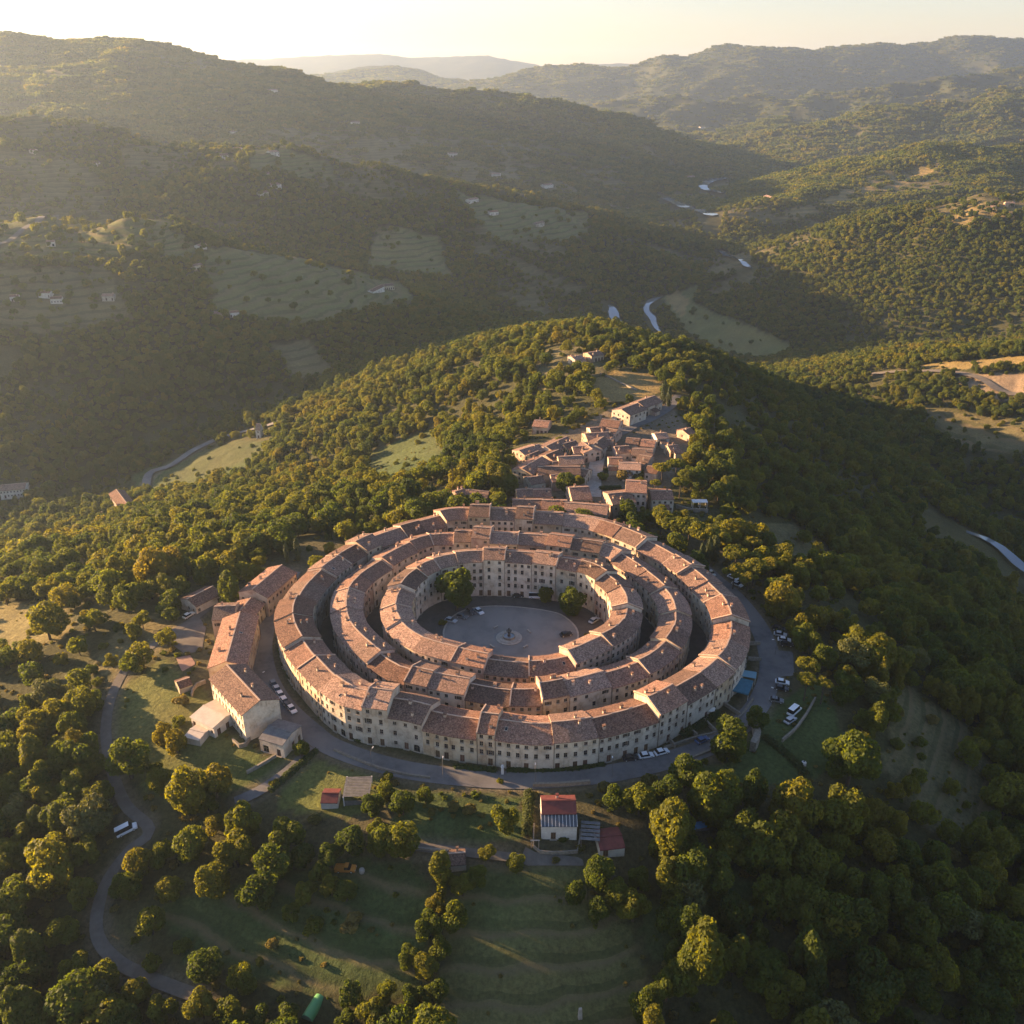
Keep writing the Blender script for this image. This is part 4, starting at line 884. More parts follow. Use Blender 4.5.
# ------------------------------------------------------------------ where trees stand
def near_road(x, y, pad):
    bad = np.zeros(x.shape, bool)
    for k, L in ROADS.items():
        lo, hi = L.min(0)-12, L.max(0)+12; s = (x > lo[0]) & (x < hi[0]) & (y > lo[1]) & (y < hi[1])
        if s.any(): b_ = bad[s]; b_ |= polydist(x[s], y[s], L[::2]) < ROADPX[k][1]+pad; bad[s] = b_
    for k, L in RIVERS.items():
        lo, hi = L.min(0)-110, L.max(0)+110; s = (x > lo[0]) & (x < hi[0]) & (y > lo[1]) & (y < hi[1])
        if s.any():
            b_ = bad[s]; u = np.stack([x[s], y[s]]); ul = np.hypot(*u); hw_ = RIVERPX[k][1]
            dm = float(np.clip(38*L[:, 1].mean()/1200, 36, 90))
            for sh in (0, .25*dm, .5*dm, .75*dm, dm): b_ |= polydist(x[s]+u[0]/ul*sh, y[s]+u[1]/ul*sh, L[::2]) < hw_+3-sh*.03
            bad[s] = b_
    return bad
oc = RINGW['outer'][0][:, :2]; occ = oc.mean(0); ocr = np.linalg.norm(oc-occ, axis=1); oca = np.arctan2(oc[:, 1]-occ[1], oc[:, 0]-occ[0]); so_ = np.argsort(oca)
def blocked(x, y, pad):
    bad = near_road(x, y, pad)
    a = np.arctan2(y-occ[1], x-occ[0]); rr = np.interp(a, oca[so_], ocr[so_], period=2*math.pi)
    bad |= np.hypot(x-occ[0], y-occ[1]) < rr+9+pad*.6
    for Fp in FOOT:
        c = Fp.mean(0); rad = np.linalg.norm(Fp-c, axis=1).max()+pad+6
        s = (np.abs(x-c[0]) < rad) & (np.abs(y-c[1]) < rad)
        if s.any():
            loop = np.vstack([Fp, Fp[:1]]); b_ = bad[s]; pd = pad+(4.5 if 370 < c[1] < 520 else 0); b_ |= inpoly(x[s], y[s], Fp) | (polydist(x[s], y[s], loop) < pd); bad[s] = b_
    return bad
KEEP = [(c[0], c[1]) for c in []]
def open_density(x, y):
    d = np.ones(x.shape)
    for P, cc, dn, ts in OPENW:
        lo, hi = P[:, :2].min(0), P[:, :2].max(0); s = (x > lo[0]) & (x < hi[0]) & (y > lo[1]) & (y < hi[1])
        if s.any(): q_ = d[s]; q_[inpoly(x[s], y[s], P)] = dn; d[s] = q_
    return d
def jitter_grid(x0, x1, y0, y1, sp):
    gx, gy = np.meshgrid(np.arange(x0, x1, sp), np.arange(y0, y1, sp)); gx = gx+rng.uniform(-.48, .48, gx.shape)*sp; gy = gy+rng.uniform(-.48, .48, gy.shape)*sp
    x, y = gx.ravel(), gy.ravel(); ok = (np.abs(x) < (y+60)*.82+60)
    return x[ok], y[ok]
# trees that can be picked out in the photograph: crown centre px, crown width px, kind
KEY = [(456,598,42,'b'),(546,591,19,'b'),(572,602,27,'b'),(590,629,17,'s'),(443,612,10,'s'),(430,628,12,'s'),
 (728,741,40,'b'),(757,716,30,'b'),(850,770,56,'b'),(796,812,50,'b'),(686,772,40,'b'),(668,790,34,'b'),(640,800,34,'b'),(615,792,28,'b'),
 (661,524,28,'p'),(673,531,28,'p'),(689,533,32,'p'),(704,539,32,'p'),(717,543,28,'p'),(736,560,28,'p'),(734,577,26,'p'),(747,585,22,'p'),(782,607,42,'b'),(754,574,28,'p'),(770,572,26,'p'),(818,566,32,'b'),(752,548,20,'p'),(806,640,34,'b'),(800,628,26,'b'),
 (808,672,24,'p'),(806,687,22,'p'),(823,690,20,'p'),(702,556,24,'c'),(709,553,26,'c'),(716,551,26,'c'),(664,396,22,'c'),(669,398,18,'c'),(297,549,22,'c'),(286,551,18,'c'),(432,492,18,'c'),(200,1003,34,'b'),(228,1010,30,'b'),(256,1014,30,'b'),(285,1012,26,'b'),
 (190,793,44,'b'),(215,782,34,'b'),(158,777,26,'b'),(152,757,20,'s'),(160,728,20,'b'),(178,690,18,'s'),(175,712,18,'s'),(206,797,24,'b'),(110,592,40,'b'),(128,600,34,'b'),(47,627,38,'b'),(222,586,22,'s'),(204,571,30,'b'),
 (386,783,20,'b'),(372,800,26,'b'),(402,799,30,'b'),(425,788,20,'b'),(432,799,12,'s'),(352,838,34,'b'),(382,838,30,'b'),(402,838,36,'b'),(330,852,28,'b'),(376,822,20,'b'),(452,795,16,'s'),(470,798,16,'s'),
 (504,817,34,'b'),(487,845,18,'b'),(516,855,20,'b'),(455,912,34,'b'),(428,922,34,'b'),(436,898,22,'b'),(600,872,34,'b'),(616,890,30,'b'),(640,873,26,'b'),(634,905,34,'b'),(600,905,26,'b'),(645,1000,34,'b'),(668,985,36,'b'),
 (372,1012,34,'b'),(345,1014,24,'b'),(432,988,22,'b'),(350,912,26,'s'),(310,915,24,'s'),(650,770,20,'s'),(500,768,8,'s'),(385,765,14,'s'),(272,770,12,'s'),(300,742,16,'b'),
 (190,845,40,'b'),(235,852,46,'b'),(275,868,44,'b'),(255,893,34,'b'),(150,918,34,'b'),(168,886,30,'b'),(212,880,36,'b'),(285,836,40,'b'),(243,822,36,'b'),(302,852,30,'b'),(130,880,26,'b'),(160,850,30,'b'),(305,888,26,'b'),(330,880,22,'b'),(85,850,36,'b'),(80,890,34,'b'),(60,930,36,'b'),(75,965,34,'b'),
 (138,860,34,'b'),(120,880,28,'b'),(408,950,26,'b'),(424,962,30,'b'),(440,984,24,'b'),(412,990,28,'b'),(385,985,24,'b'),(160,1005,34,'b'),(135,990,30,'b'),(150,950,24,'s'),(180,935,20,'s'),(290,905,22,'b'),(440,940,26,'b'),(345,885,26,'b'),(320,868,24,'b'),(478,870,22,'b'),(462,880,26,'b'),(575,885,22,'b'),
 (497,494,20,'b'),(509,485,20,'b'),(566,484,22,'b'),(578,478,14,'b'),(612,488,10,'s'),(640,478,12,'b'),(662,474,20,'p'),(655,488,12,'p'),(676,470,20,'p'),(685,480,18,'p'),(680,488,18,'p'),(560,440,12,'b'),(603,470,14,'s'),(625,470,18,'s'),(640,468,16,'s')]
KP = px2w([(k[0], k[1]) for k in KEY], 5.0)
near = []   # x, y, R, kind
for (px, py, dp, kd), p in zip(KEY, KP):
    sc_ = F/(p[1]*CP+(HC-p[2])*SP); near.append((p[0], p[1], dp/2/sc_, kd))
kx = np.array([n_[0] for n_ in near]); ky = np.array([n_[1] for n_ in near]); kr = np.array([n_[2] for n_ in near])
x, y = jitter_grid(-420, 520, 92, 770, 5.5)
den = open_density(x, y); n1 = fbm(x/38+3, y/38, 3)+.5; n2 = fbm(x/120, y/120+4, 2)+.5
left = np.clip((-x-20)/120, 0, 1)*np.clip((330-y)/120, 0, 1)
p_ = np.where(den < 1, den, np.clip(1.08+(n1-.5)*2.3, .06, 1)*np.clip(.97, 0, 1))
ok = (rng.random(len(x)) < p_) & ~blocked(x, y, 2.3); x, y, n1, den = x[ok], y[ok], n1[ok], den[ok]
z_ = height(x, y); qx, qy, _ = project(x, y, z_+5); clr = np.zeros(len(x), bool)
for x0, y0, x1, y1 in [(528,778,632,874),(516,440,600,512),(596,405,690,512),(318,775,374,812),(332,860,366,882),(444,846,470,876),(566,345,604,366),(600,374,660,392),(690,495,716,516),(292,985,336,1060),(440,960,628,1110),(768,622,808,714),(478,752,530,790),(112,822,142,850),(176,672,240,745),(176,590,226,650),(690,818,710,840),(745,715,815,775)]: clr |= (qx > x0) & (qx < x1) & (qy > y0) & (qy < y1)
ok = ~clr | ((qx > 516) & (qx < 690) & (qy > 405) & (qy < 512) & (rng.random(len(x)) < .12)); x, y, n1, den = x[ok], y[ok], n1[ok], den[ok]
dk = np.min(np.hypot(x[:, None]-kx, y[:, None]-ky)-kr[None]*1.15, 1); ok = dk > 1.5; x, y, n1, den = x[ok], y[ok], n1[ok], den[ok]
R = np.clip(rng.normal(3.7, 1.15, len(x)), 1.7, 6.4)*(.66+.68*n1); R = np.where(den < .5, R*.6, R); R *= (1-.22*np.clip((y-340)/150, 0, 1))*(1+.12*np.clip((270-y)/80, 0, 1))
kinds = np.where(R < 2.5, 's', 'b')
for a, b_, c, k in zip(x, y, R, kinds): near.append((a, b_, c, k))
nx = np.array([n_[0] for n_ in near]); ny = np.array([n_[1] for n_ in near]); nR = np.array([n_[2] for n_ in near]); nk = np.array([n_[3] for n_ in near]); nz = height(nx, ny)
hz = np.where(nk == 'b', 1.15*nR, np.where(nk == 'p', 7.0, np.where(nk == 'c', nR*2.5, nR*.55)))
ppx, ppy, pzc = project(nx, ny, nz+hz); prad = nR*F/pzc
# which are seen: inside the frame and not behind a rise of the ground
tt = np.linspace(.05, .985, 90)[None]; cz = nz+hz*1.6
occl = ((HC+(cz-HC)[:, None]*tt) < height(nx[:, None]*tt, ny[:, None]*tt)-.5).any(1)
seen = (ppx > -8) & (ppx < 1032) & (ppy > 0) & (ppy < 1036) & ~occl
key = np.arange(len(nx)) < len(KEY)
chosen = {}
for kset, lim in (('b', 300), ('p', 60), ('c', 40), ('s', 120)):
    idx = np.where(seen & (nk == kset))[0]; idx = sorted(idx, key=lambda i: -(prad[i]+(100 if key[i] else 0)))[:lim]
    for i in idx: chosen[int(i)] = kset
print('trees', len(nx), len(chosen), round(time.time()-T0, 1))

# ------------------------------------------------------------------ the woodland that nobody could count: one object
PROTO = bpy.data.collections.new('woodland_crowns'); plist = []
def proto(nm, me): o = bpy.data.objects.new(nm, me); PROTO.objects.link(o); plist.append(o); return len(plist)-1
def with_stem(vf, zs):   # a plain tapered stem joined to a crown of leaf faces
    V, Fq = vf; a = np.linspace(0, 2*math.pi, 7)[:-1]; lo = np.stack([.06*np.cos(a), .06*np.sin(a), np.full(6, -zs)], 1); hi = np.stack([.04*np.cos(a), .04*np.sin(a), np.zeros(6)], 1)
    n = len(V); q_ = np.array([[n+i, n+(i+1) % 6, n+6+(i+1) % 6, n+6+i] for i in range(6)]); return np.vstack([V, lo, hi]), np.vstack([Fq, q_]), len(Fq)
def pm(vf, zs): V, Fq, nl = with_stem(vf, zs); return npmesh('wood', V, Fq, [LEAF, BARK], np.where(np.arange(len(Fq)) < nl, 0, 1))
for i in range(7): proto('aa%02d' % i, pm(crown(1300, .185, 500+i, nl=10+2*i, sz=(.85,1.0,1.25,.9,1.4,1.0,.8)[i], sx=(1,.95,.9,1.05,.78,1,1.1)[i], zmin=-.8, lob=(.22+.03*(i % 3), .46)), 1.7))
for i in range(6): proto('bb%02d' % i, pm(crown(330, .36, 600+i, nl=9), 1.6))
def clump(seed, ntr, rad):
    rg = np.random.default_rng(seed); V = []; Fq = []; o = 0
    for k in range(ntr):
        v, f = crown(60, .62, seed*50+k, nl=6); a = rg.uniform(0, 6.28); r = rad*math.sqrt(rg.random()); v = v*rg.uniform(.8, 1.3)+np.array([r*math.cos(a), r*math.sin(a), rg.uniform(-.4, .3)]); V.append(v); Fq.append(f+o); o += len(v)
    return np.vstack(V), np.vstack(Fq)
for i in range(5): proto('cc%02d' % i, cm('wood', clump(700+i, 12, 3.2), LEAF))
PTS = []; 
def add_pts(x, y, z, s, k0, k1, sz=None):
    PTS.append(np.column_stack([x, y, z, s, s if sz is None else sz, rng.integers(k0, k1, len(x)), rng.uniform(0, 6.28, len(x))]))
rest = np.array([i for i in range(len(nx)) if i not in chosen and ((nk[i] == 'b') or (nk[i] == 's'))])
add_pts(nx[rest], ny[rest], nz[rest]+np.where(nk[rest] == 'b', 1.1, .45)*nR[rest], nR[rest], 0, 7)
for (y0, y1, sp, r0, lo, hi) in ((770, 1250, 5.4, 3.2, 7, 13), (1250, 1900, 6.6, 3.7, 7, 13), (1900, 2800, 11.5, 3.8, 13, 18), (2800, 4200, 18, 5.2, 13, 18), (4200, 6900, 30, 4.6, 13, 18)):
    x, y = jitter_grid(-y1*.75, y1*.75, y0, y1, sp); den = open_density(x, y); n1 = fbm(x/150+3, y/150, 4)+.5; n3 = fbm(x/420+8, y/420, 3)+.5; clr = clearing(x, y)
    p_ = np.where(den < 1, den, np.clip(1.3+(n1-.5)*1.8+(n3-.5)*1.2, .2, 1)*(1-.8*clr)); ok = (rng.random(len(x)) < p_) & ~near_road(x, y, 4); x, y = x[ok], y[ok]
    z = height(x, y); e = 8.0; gx = (height(x+e, y)-z)/e; gy = (height(x, y+e)-z)/e
    face = (-gx*(0-x)-gy*(0-y))+1*(HC-z) > -60       # slopes that could be seen
    x, y, z = x[face], y[face], z[face]; s = r0*rng.uniform(.5, 1.4, len(x))*(.75+.5*(fbm(x/90, y/90+40, 3)+.5)); add_pts(x, y, z+s*(1.0 if hi == 13 else .25), s, lo, hi)
PT = np.vstack(PTS); print('woodland', len(PT), round(time.time()-T0, 1))
def point_mesh(nm0, PT):
    wm_ = bpy.data.meshes.new(nm0); wm_.vertices.add(len(PT)); wm_.vertices.foreach_set('co', PT[:, :3].astype(np.float32).ravel())
    for nm, ty, dat in (('kind_index', 'INT', PT[:, 5].astype(np.int32)), ('turn', 'FLOAT_VECTOR', np.column_stack([PT[:, 6]*0, PT[:, 6]*0, PT[:, 6]]).astype(np.float32)), ('size', 'FLOAT_VECTOR', np.column_stack([PT[:, 3], PT[:, 3], PT[:, 4]]).astype(np.float32))):
        a = wm_.attributes.new(nm, ty, 'POINT'); a.data.foreach_set('value' if ty == 'INT' else 'vector', dat.ravel())
    return wm_
for i in range(3): proto('dd%02d' % i, cm('wood', crown(160, .42, 800+i, nl=6, sz=.65, zmin=-.1), DRYLEAF if i else LEAF))
x, y = jitter_grid(-230, 260, 92, 480, 3.4); den = open_density(x, y); n1 = fbm(x/14+3, y/14+9, 3)+.5; z = height(x, y)
tz = (z/2.3) % 1; onedge = np.minimum(tz, 1-tz) < .13
p_ = np.where(den < 1, .012+.42*np.clip((n1-.5)*3.2, 0, 1)+.45*onedge*(n1 > .40), np.clip((n1-.3)*1.6, .05, .8)); ok = (rng.random(len(x)) < p_) & ~blocked(x, y, 1.0); x, y, z, den = x[ok], y[ok], z[ok], den[ok]
s = np.where(den < 1, rng.uniform(.3, .95, len(x)), rng.uniform(.5, 1.5, len(x)))
UG = np.column_stack([x, y, z+s*.2, s, s, rng.integers(18, 21, len(x)), rng.uniform(0, 6.28, len(x))])
wo = link_obj('woodland', point_mesh('woodland', PT)); uo = link_obj('undergrowth', point_mesh('undergrowth', UG)); stuff(uo, 'low scrub and tufts on the meadows and under the trees', 'undergrowth'); stuff(wo, 'dense broadleaf woodland covering the slopes and far hills', 'woodland')
ng = bpy.data.node_groups.new('woodland', 'GeometryNodeTree'); ng.interface.new_socket('Geometry', in_out='INPUT', socket_type='NodeSocketGeometry'); ng.interface.new_socket('Geometry', in_out='OUTPUT', socket_type='NodeSocketGeometry')
N = ng.nodes; L = ng.links; gi = N.new('NodeGroupInput'); go = N.new('NodeGroupOutput'); ip = N.new('GeometryNodeInstanceOnPoints'); ci_ = N.new('GeometryNodeCollectionInfo')
ci_.inputs['Collection'].default_value = PROTO; ci_.inputs['Separate Children'].default_value = True; ci_.inputs['Reset Children'].default_value = True
def na(nm, ty): n = N.new('GeometryNodeInputNamedAttribute'); n.data_type = ty; n.inputs[0].default_value = nm; return n.outputs[0]
L.new(gi.outputs[0], ip.inputs['Points']); L.new(ci_.outputs[0], ip.inputs['Instance']); ip.inputs['Pick Instance'].default_value = True
L.new(na('kind_index', 'INT'), ip.inputs['Instance Index']); L.new(na('turn', 'FLOAT_VECTOR'), ip.inputs['Rotation']); L.new(na('size', 'FLOAT_VECTOR'), ip.inputs['Scale']); L.new(ip.outputs[0], go.inputs[0])
md = wo.modifiers.new('woodland', 'NODES'); md.node_group = ng

md = uo.modifiers.new('undergrowth', 'NODES'); md.node_group = ng
# ------------------------------------------------------------------ cars
def car_meshes(kind):
    L, W_, H1, H2 = dict(car=(4.2,1.75,.85,1.45), van=(5.2,2.0,1.1,2.35), pickup=(5.0,1.9,1.0,1.75))[kind]
    m = MB(); x = L/2; y = W_/2
    prof = [(-x,.35),(-x,.62),(-x+.08,H1*.95),(-x*.55,H1),(x*.62,H1*.98),(x*.95,H1*.8),(x,.6),(x,.35)]
    n = len(prof)
    for (a, za), (b, zb) in zip(prof[:-1], prof[1:]): m.quad([(a,-y*.96,za),(b,-y*.96,zb),(b,y*.96,zb),(a,y*.96,za)][::-1], 0)
    m.quad([(p[0],-y,p[1]) for p in prof][::-1], 0); m.quad([(p[0],y,p[1]) for p in prof], 0)
    for s in (-1, 1):
        for (a, za), (b, zb) in zip(prof[:-1], prof[1:]): m.quad([(a,s*y*.96,za),(b,s*y*.96,zb),(b,s*y,zb),(a,s*y,za)], 0)
    m.quad([(-x,-y,.35),(x,-y,.35),(x,y,.35),(-x,y,.35)], 0)
    if kind == 'van': lo = [(-x+.05), x*.62]; hi = [-x+.12, x*.42]
    elif kind == 'pickup': lo = [-x*.05, x*.55]; hi = [x*.0, x*.38]
    else: lo = [-x*.82, x*.45]; hi = [-x*.6, x*.12]
    m.quad([(hi[0],-y*.82,H2),(hi[1],-y*.82,H2),(hi[1],y*.82,H2),(hi[0],y*.82,H2)], 0)
    if kind == 'pickup':
        for s in (-1, 1): m.box((-x*.52, s*y*.93, H1-.05),(L*.45,.1,.35), 0)
        m.box((-x+.08,0,H1-.05),(.1,W_*.9,.35), 0)
    body = m.mesh('body', None) if False else m
    g = MB(); a0, a1, b0, b1 = lo[0], lo[1], hi[0], hi[1]; z0, z1 = H1*.98, H2-.04
    for s in (-1, 1): g.quad([(a0,s*y*.93,z0),(a1,s*y*.93,z0),(b1,s*y*.83,z1),(b0,s*y*.83,z1)])
    g.quad([(a1,-y*.93,z0),(a1,y*.93,z0),(b1,y*.83,z1),(b1,-y*.83,z1)]); g.quad([(a0,-y*.93,z0),(a0,y*.93,z0),(b0,y*.83,z1),(b0,-y*.83,z1)])
    wmh = MB(); r = .33; wmh.tube((0,-.11,0),(0,.11,0), r, r, 14); wmh.tube((0,-.125,0),(0,.125,0), r*.6, r*.6, 10, 1)
    wh = wmh.mesh('wheel', [TYRE, METAL]); lm = MB(); lm.box((0,0,-.07),(.06,.34,.14))
    return m, g.mesh('windows', CARGLASS), wh, lm.mesh('headlight', METAL), L, W_
CARM = {}
def add_car(label, px, toward, colour, kind='car', group='parked cars', off=.2, name=None, flat=None):
    key = (kind, colour)
    if kind not in CARM: CARM[kind] = car_meshes(kind)
    m, gm, wh, lm, L, W_ = CARM[kind]
    if key not in CARM: CARM[key] = m.mesh('body', CARCOL[colour])
    a, b = px2w([px, toward]); d = b[:2]-a[:2]; an = math.atan2(d[1], d[0])
    fx, fy = a[0]+math.cos(an)*1.5, a[1]+math.sin(an)*1.5; bx, by = 2*a[0]-fx, 2*a[1]-fy
    zf, zb = float(height(fx, fy)), float(height(bx, by))
    t = thing(name or ('van' if kind == 'van' else 'parked_car'), label, 'van' if kind == 'van' else ('truck' if kind == 'pickup' else 'car'), (a[0], a[1], (zf+zb)/2+off), an, group)
    t.rotation_euler = (0, -math.atan2(zf-zb, 3.0), an)
    link_obj('body', CARM[key], t); link_obj('windows', gm, t)
    for sx in (-1, 1):
        for sy in (-1, 1): link_obj('wheel', wh, t, (sx*L*.31, sy*(W_/2-.1), .33))
    for sy in (-1, 1): link_obj('headlight', lm, t, (L/2-.01, sy*W_*.34, .66))
    return t
LS = 'cars parked along the street left of the outer ring'
for i, (px, tw, c, lab) in enumerate([((274,686),(278,693),'grey','grey car, rearmost of the parked row in the left street'),((277.5,691.5),(282,699),'silver','silver car, second from the rear of the row in the left street'),((281,697),(286,704),'white','white car in the middle of the parked row in the left street'),((285,703),(290,710),'white','white car just ahead of the middle of the row in the left street'),((288.5,707.5),(294,714),'black','black car, second from the front of the row in the left street'),((292,711),(297,717),'white','white car, foremost of the parked row in the left street')]):
    add_car(lab, px, tw, c, group=LS)
FS = 'cars parked on the road in front of the rings'
add_car('black car parked on the front road, left of two white cars', (630,760), (646,758), 'black', group=FS)
add_car('white car between a black car and another white car on the front road', (646,757.5), (662,755), 'white', group=FS)
add_car('white car, rightmost of three parked on the front road', (661.5,754), (676,750), 'white', group=FS)
add_car('blue car on the front road beside the garden walls', (702,742), (716,736), 'blue', group=FS)
RP = 'cars on the parking strip right of the ring road'
for px, tw, c, k, lab in [((778,630),(790,632),'black','car','black car at the back of the right parking strip'),((780,636),(792,638),'silver','car','silver car behind the white one on the right parking strip'),((784,641.5),(796,643),'white','car','white car at the back of the paved parking strip'),((786,646),(798,647),'black','car','dark car in front of the white one on the right parking strip'),
        ((782,684),(794,686),'white','car','white car in the middle of the right parking strip'),((781,690),(793,692),'black','car','black car right in front of the middle white car'),((776,702),(788,704),'grey','car','dark grey car alone at the front of the right parking strip'),((794,713),(803,705),'white','van','white van under the thin trunked trees at the right'),((790,722),(799,716),'silver','car','pale car in front of the white van at the right'),
        ((733,579),(742,583),'white','car','white car beside the ring road at its back right'),((737,586),(746,590),'silver','car','silver car beside the ring road at its back right'),((711,575),(718,581),'cream','car','cream car at the narrow back end of the ring road')]:
    add_car(lab, px, tw, c, k, group=RP)
PC = 'cars parked on the plaza'
for px, tw, c, k, lab in [((479,613),(484,617),'white','car','white car beside the big plaza tree'),((471,613),(476,618),'black','car','black car in the shade of the big plaza tree'),((451,622),(458,624),'silver','car','silver car left of the big plaza tree'),((462,618),(470,620),'grey','car','grey car between the silver and the black one on the plaza'),
        ((536,598),(544,598),'white','van','white van parked against the back facade of the plaza'),((563,598),(568,603),'cream','car','cream car behind the right hand plaza trees'),((566,636),(575,634),'black','car','long black car at the right edge of the plaza'),((594,622),(600,618),'silver','car','silver car by the right facade of the plaza'),((518,597),(524,597),'black','car','black car parked against the back facade of the plaza')]:
    add_car(lab, px, tw, c, k, group=PC)
add_car('white van driving on the winding lane at the left', (128,832), (140,826), 'white', 'van', group=None)
add_car('orange flat truck standing on the grass below the front trees', (346,871), (356,871), 'orange', 'pickup', group=None, name='flat_truck')
add_car('pale car parked in the stony yard by the cream barn', (189,617), (196,613), 'cream', 'car', group=None)

# ------------------------------------------------------------------ walls, terraces, small structures
def wall_line(name, label, cat, pts, h, th=.4, m=None, group=None, step=3.0, cap=True):
    L = resample(px2w(pts)[:, :2], step); c = L.mean(0); zc = float(height(*c)); t = thing(name, label, cat, (c[0], c[1], zc), 0, group); N2 = normals2(L); b = MB(); cp = MB()
    for i in range(len(L)-1):
        P = []; Q_ = []
        for j in (i, i+1):
            z = float(height(*L[j]))
            for s in (-1, 1): q_ = L[j]+N2[j]*s*th/2-c; P.append((q_[0], q_[1], z-.8-zc)); P.append((q_[0], q_[1], z+h-zc))
            for s in (-1, 1): q_ = L[j]+N2[j]*s*(th/2+.06)-c; Q_.append((q_[0], q_[1], z+h-zc)); Q_.append((q_[0], q_[1], z+h+.12-zc))
        def six(o, P, bottom):
            o.quad([P[0], P[4], P[5], P[1]]); o.quad([P[6], P[2], P[3], P[7]])
            if bottom: o.quad([P[1], P[5], P[7], P[3]]); o.quad([P[0], P[4], P[6], P[2]])
            if i == 0: o.quad([P[0], P[1], P[3], P[2]])
            if i == len(L)-2: o.quad([P[4], P[6], P[7], P[5]])
        six(b, P, False); six(cp, Q_, True)
    b.obj('wall_face', m or STONE, t); cp.obj('coping', COPING, t); return t
GWL = 'garden walls below the right front of the outer ring'
wall_line('parapet_wall', 'low stone parapet along the outer edge of the front left road', 'wall', [(334,751),(355,760),(380,769.5),(405,775.5),(430,779)], .7)
wall_line('parapet_wall', 'stone parapet on the outer edge of the front right road', 'wall', [(690,760),(715,750),(738,737),(757,717)], .8)
wall_line('retaining_wall', 'stone retaining wall above the white house with the red roof', 'wall', [(533,787),(560,786.5),(590,784)], 1.2, .6)
wall_line('garden_wall', 'thin garden wall closest to the three parked front cars', 'wall', [(664,735),(675,748)], 1.1, group=GWL)
wall_line('garden_wall', 'garden wall running from the facade to the front road near the first shrubs', 'wall', [(682,724),(697,737)], 1.1, group=GWL)
wall_line('garden_wall', 'garden wall in the middle of the right front gardens', 'wall', [(700,718),(716,733)], 1.1, group=GWL)
wall_line('garden_wall', 'garden wall just in front of the blue awning', 'wall', [(722,704),(740,716)], 1.1, group=GWL)
wall_line('garden_wall', 'upper garden wall behind the blue awning', 'wall', [(748,660),(761,661)], 1.1, group=GWL)
wall_line('garden_wall', 'topmost garden wall at the right side of the outer ring', 'wall', [(749,645),(760,645)], 1.1, group=GWL)
wall_line('garden_wall', 'garden wall edging the front right road', 'wall', [(664,749),(697,738),(716,734),(741,717),(753,700)], .7, group=GWL)
wall_line('terrace_wall', 'curved stone wall holding the terrace below the right parking', 'wall', [(815,700),(806,716),(796,730),(782,742)], 1.0)
wall_line('stone_bridge_wall', 'tall stone buttress under the bend of the ring road', 'buttress', [(754,728),(757,742),(752,752)], 3.2, 1.6)
wall_line('yard_wall', 'stone wall around the yard left of the cream gabled end house', 'wall', [(192,697),(194,688),(206,683)], 1.2)
wall_line('yard_wall', 'low stone wall below the cream gabled end house', 'wall', [(233,742),(243,751),(252,738)], 1.2)
wall_line('lane_wall', 'dry stone wall beside the side lane under the outbuilding', 'wall', [(247,774),(262,766),(276,757)], .9)
wall_line('terrace_wall', 'stone wall along the field track in front of the rings', 'wall', [(414,850),(440,852),(450,853)], .8)
wall_line('track_wall', 'dusty dry stone wall crossing the golden field on the spur', 'wall', [(600,374),(612,379),(624,385),(637,391)], .7, .8)
# yards
def patch(name, poly, m, off=.08):
    P = px2w(poly)[:, :2]; c = P.mean(0); b = MB(); P = resample(P, 1.5, True); n = len(P)
    fr = np.linspace(0, 1, 10)
    for i in range(n):
        for f0, f1 in zip(fr[:-1], fr[1:]):
            pp = [c+(P[i]-c)*f0, c+(P[i]-c)*f1, c+(P[(i+1) % n]-c)*f1, c+(P[(i+1) % n]-c)*f0]
            if f0 == 0: pp = pp[:3]
            b.quad([(q_[0], q_[1], float(height(q_[0], q_[1]))+off) for q_ in pp])
    return structure(b.obj(name, m))
patch('stony_yard', [(168,642),(182,628),(200,618),(206,628),(202,650),(186,655)], LANE)
patch('parking_strip', [(772,650),(793,652),(794,676),(773,677)], ASPH, .1)
patch('gravel_forecourt', [(521,858),(526,846),(532,852),(582,858),(584,866),(524,866)], LANE, .1)
patch('terracotta_terrace', [(176,658),(190,655),(196,664),(182,672)], mat('terracotta_paving', (.33,.20,.14), var=(.26,.16,.11), scale=.6))

# white house with the red roof, its veranda, annex and shed
h_ = ridge_house('white_house', 'white house with a red sheet roof below the front road', (541,800), (576,800), 2.8, 5.5, 1.2, 0, 0, seed=3, rm=REDROOF, wm=WHITEWALL, chim=1, endwin=(True, True), cols=4.5, wroof=REDROOF)
hc = HOUSES[-1]; L_ = hc[3]+.1; an = 0.0; c = np.array([hc[1][0], hc[1][1]-2.8-2.62, 0.]); c[2] = float(height(c[0], c[1])); hz_ = float(h_.location.z)
v = thing('veranda', 'white veranda with a dark glazed lean to roof on the front of the white house', 'veranda', (c[0], c[1], c[2]), an)
Zt, Zl, Yb, Yf = hz_+5.15-c[2], hz_+4.0-c[2], 2.6, -.5; m = MB(); m.quad([(-L_/2,Yb,Zt),(L_/2,Yb,Zt),(L_/2,Yf,Zl),(-L_/2,Yf,Zl)]); m.quad([(-L_/2,Yb,Zt+.1),(L_/2,Yb,Zt+.1),(L_/2,Yf,Zl+.1),(-L_/2,Yf,Zl+.1)][::-1]); m.quad([(-L_/2,Yf,Zl),(L_/2,Yf,Zl),(L_/2,Yf,Zl+.1),(-L_/2,Yf,Zl+.1)]); m.obj('roof', mat('dark_glazing', (.06,.07,.08), rough=.25, spec=.5), v)
m = MB()
for i in range(11):
    x_ = -L_/2+L_*i/10; m.quad([(x_-.05,Yb,Zt+.16),(x_+.05,Yb,Zt+.16),(x_+.05,Yf,Zl+.16),(x_-.05,Yf,Zl+.16)])
m.obj('rafter', METAL, v)
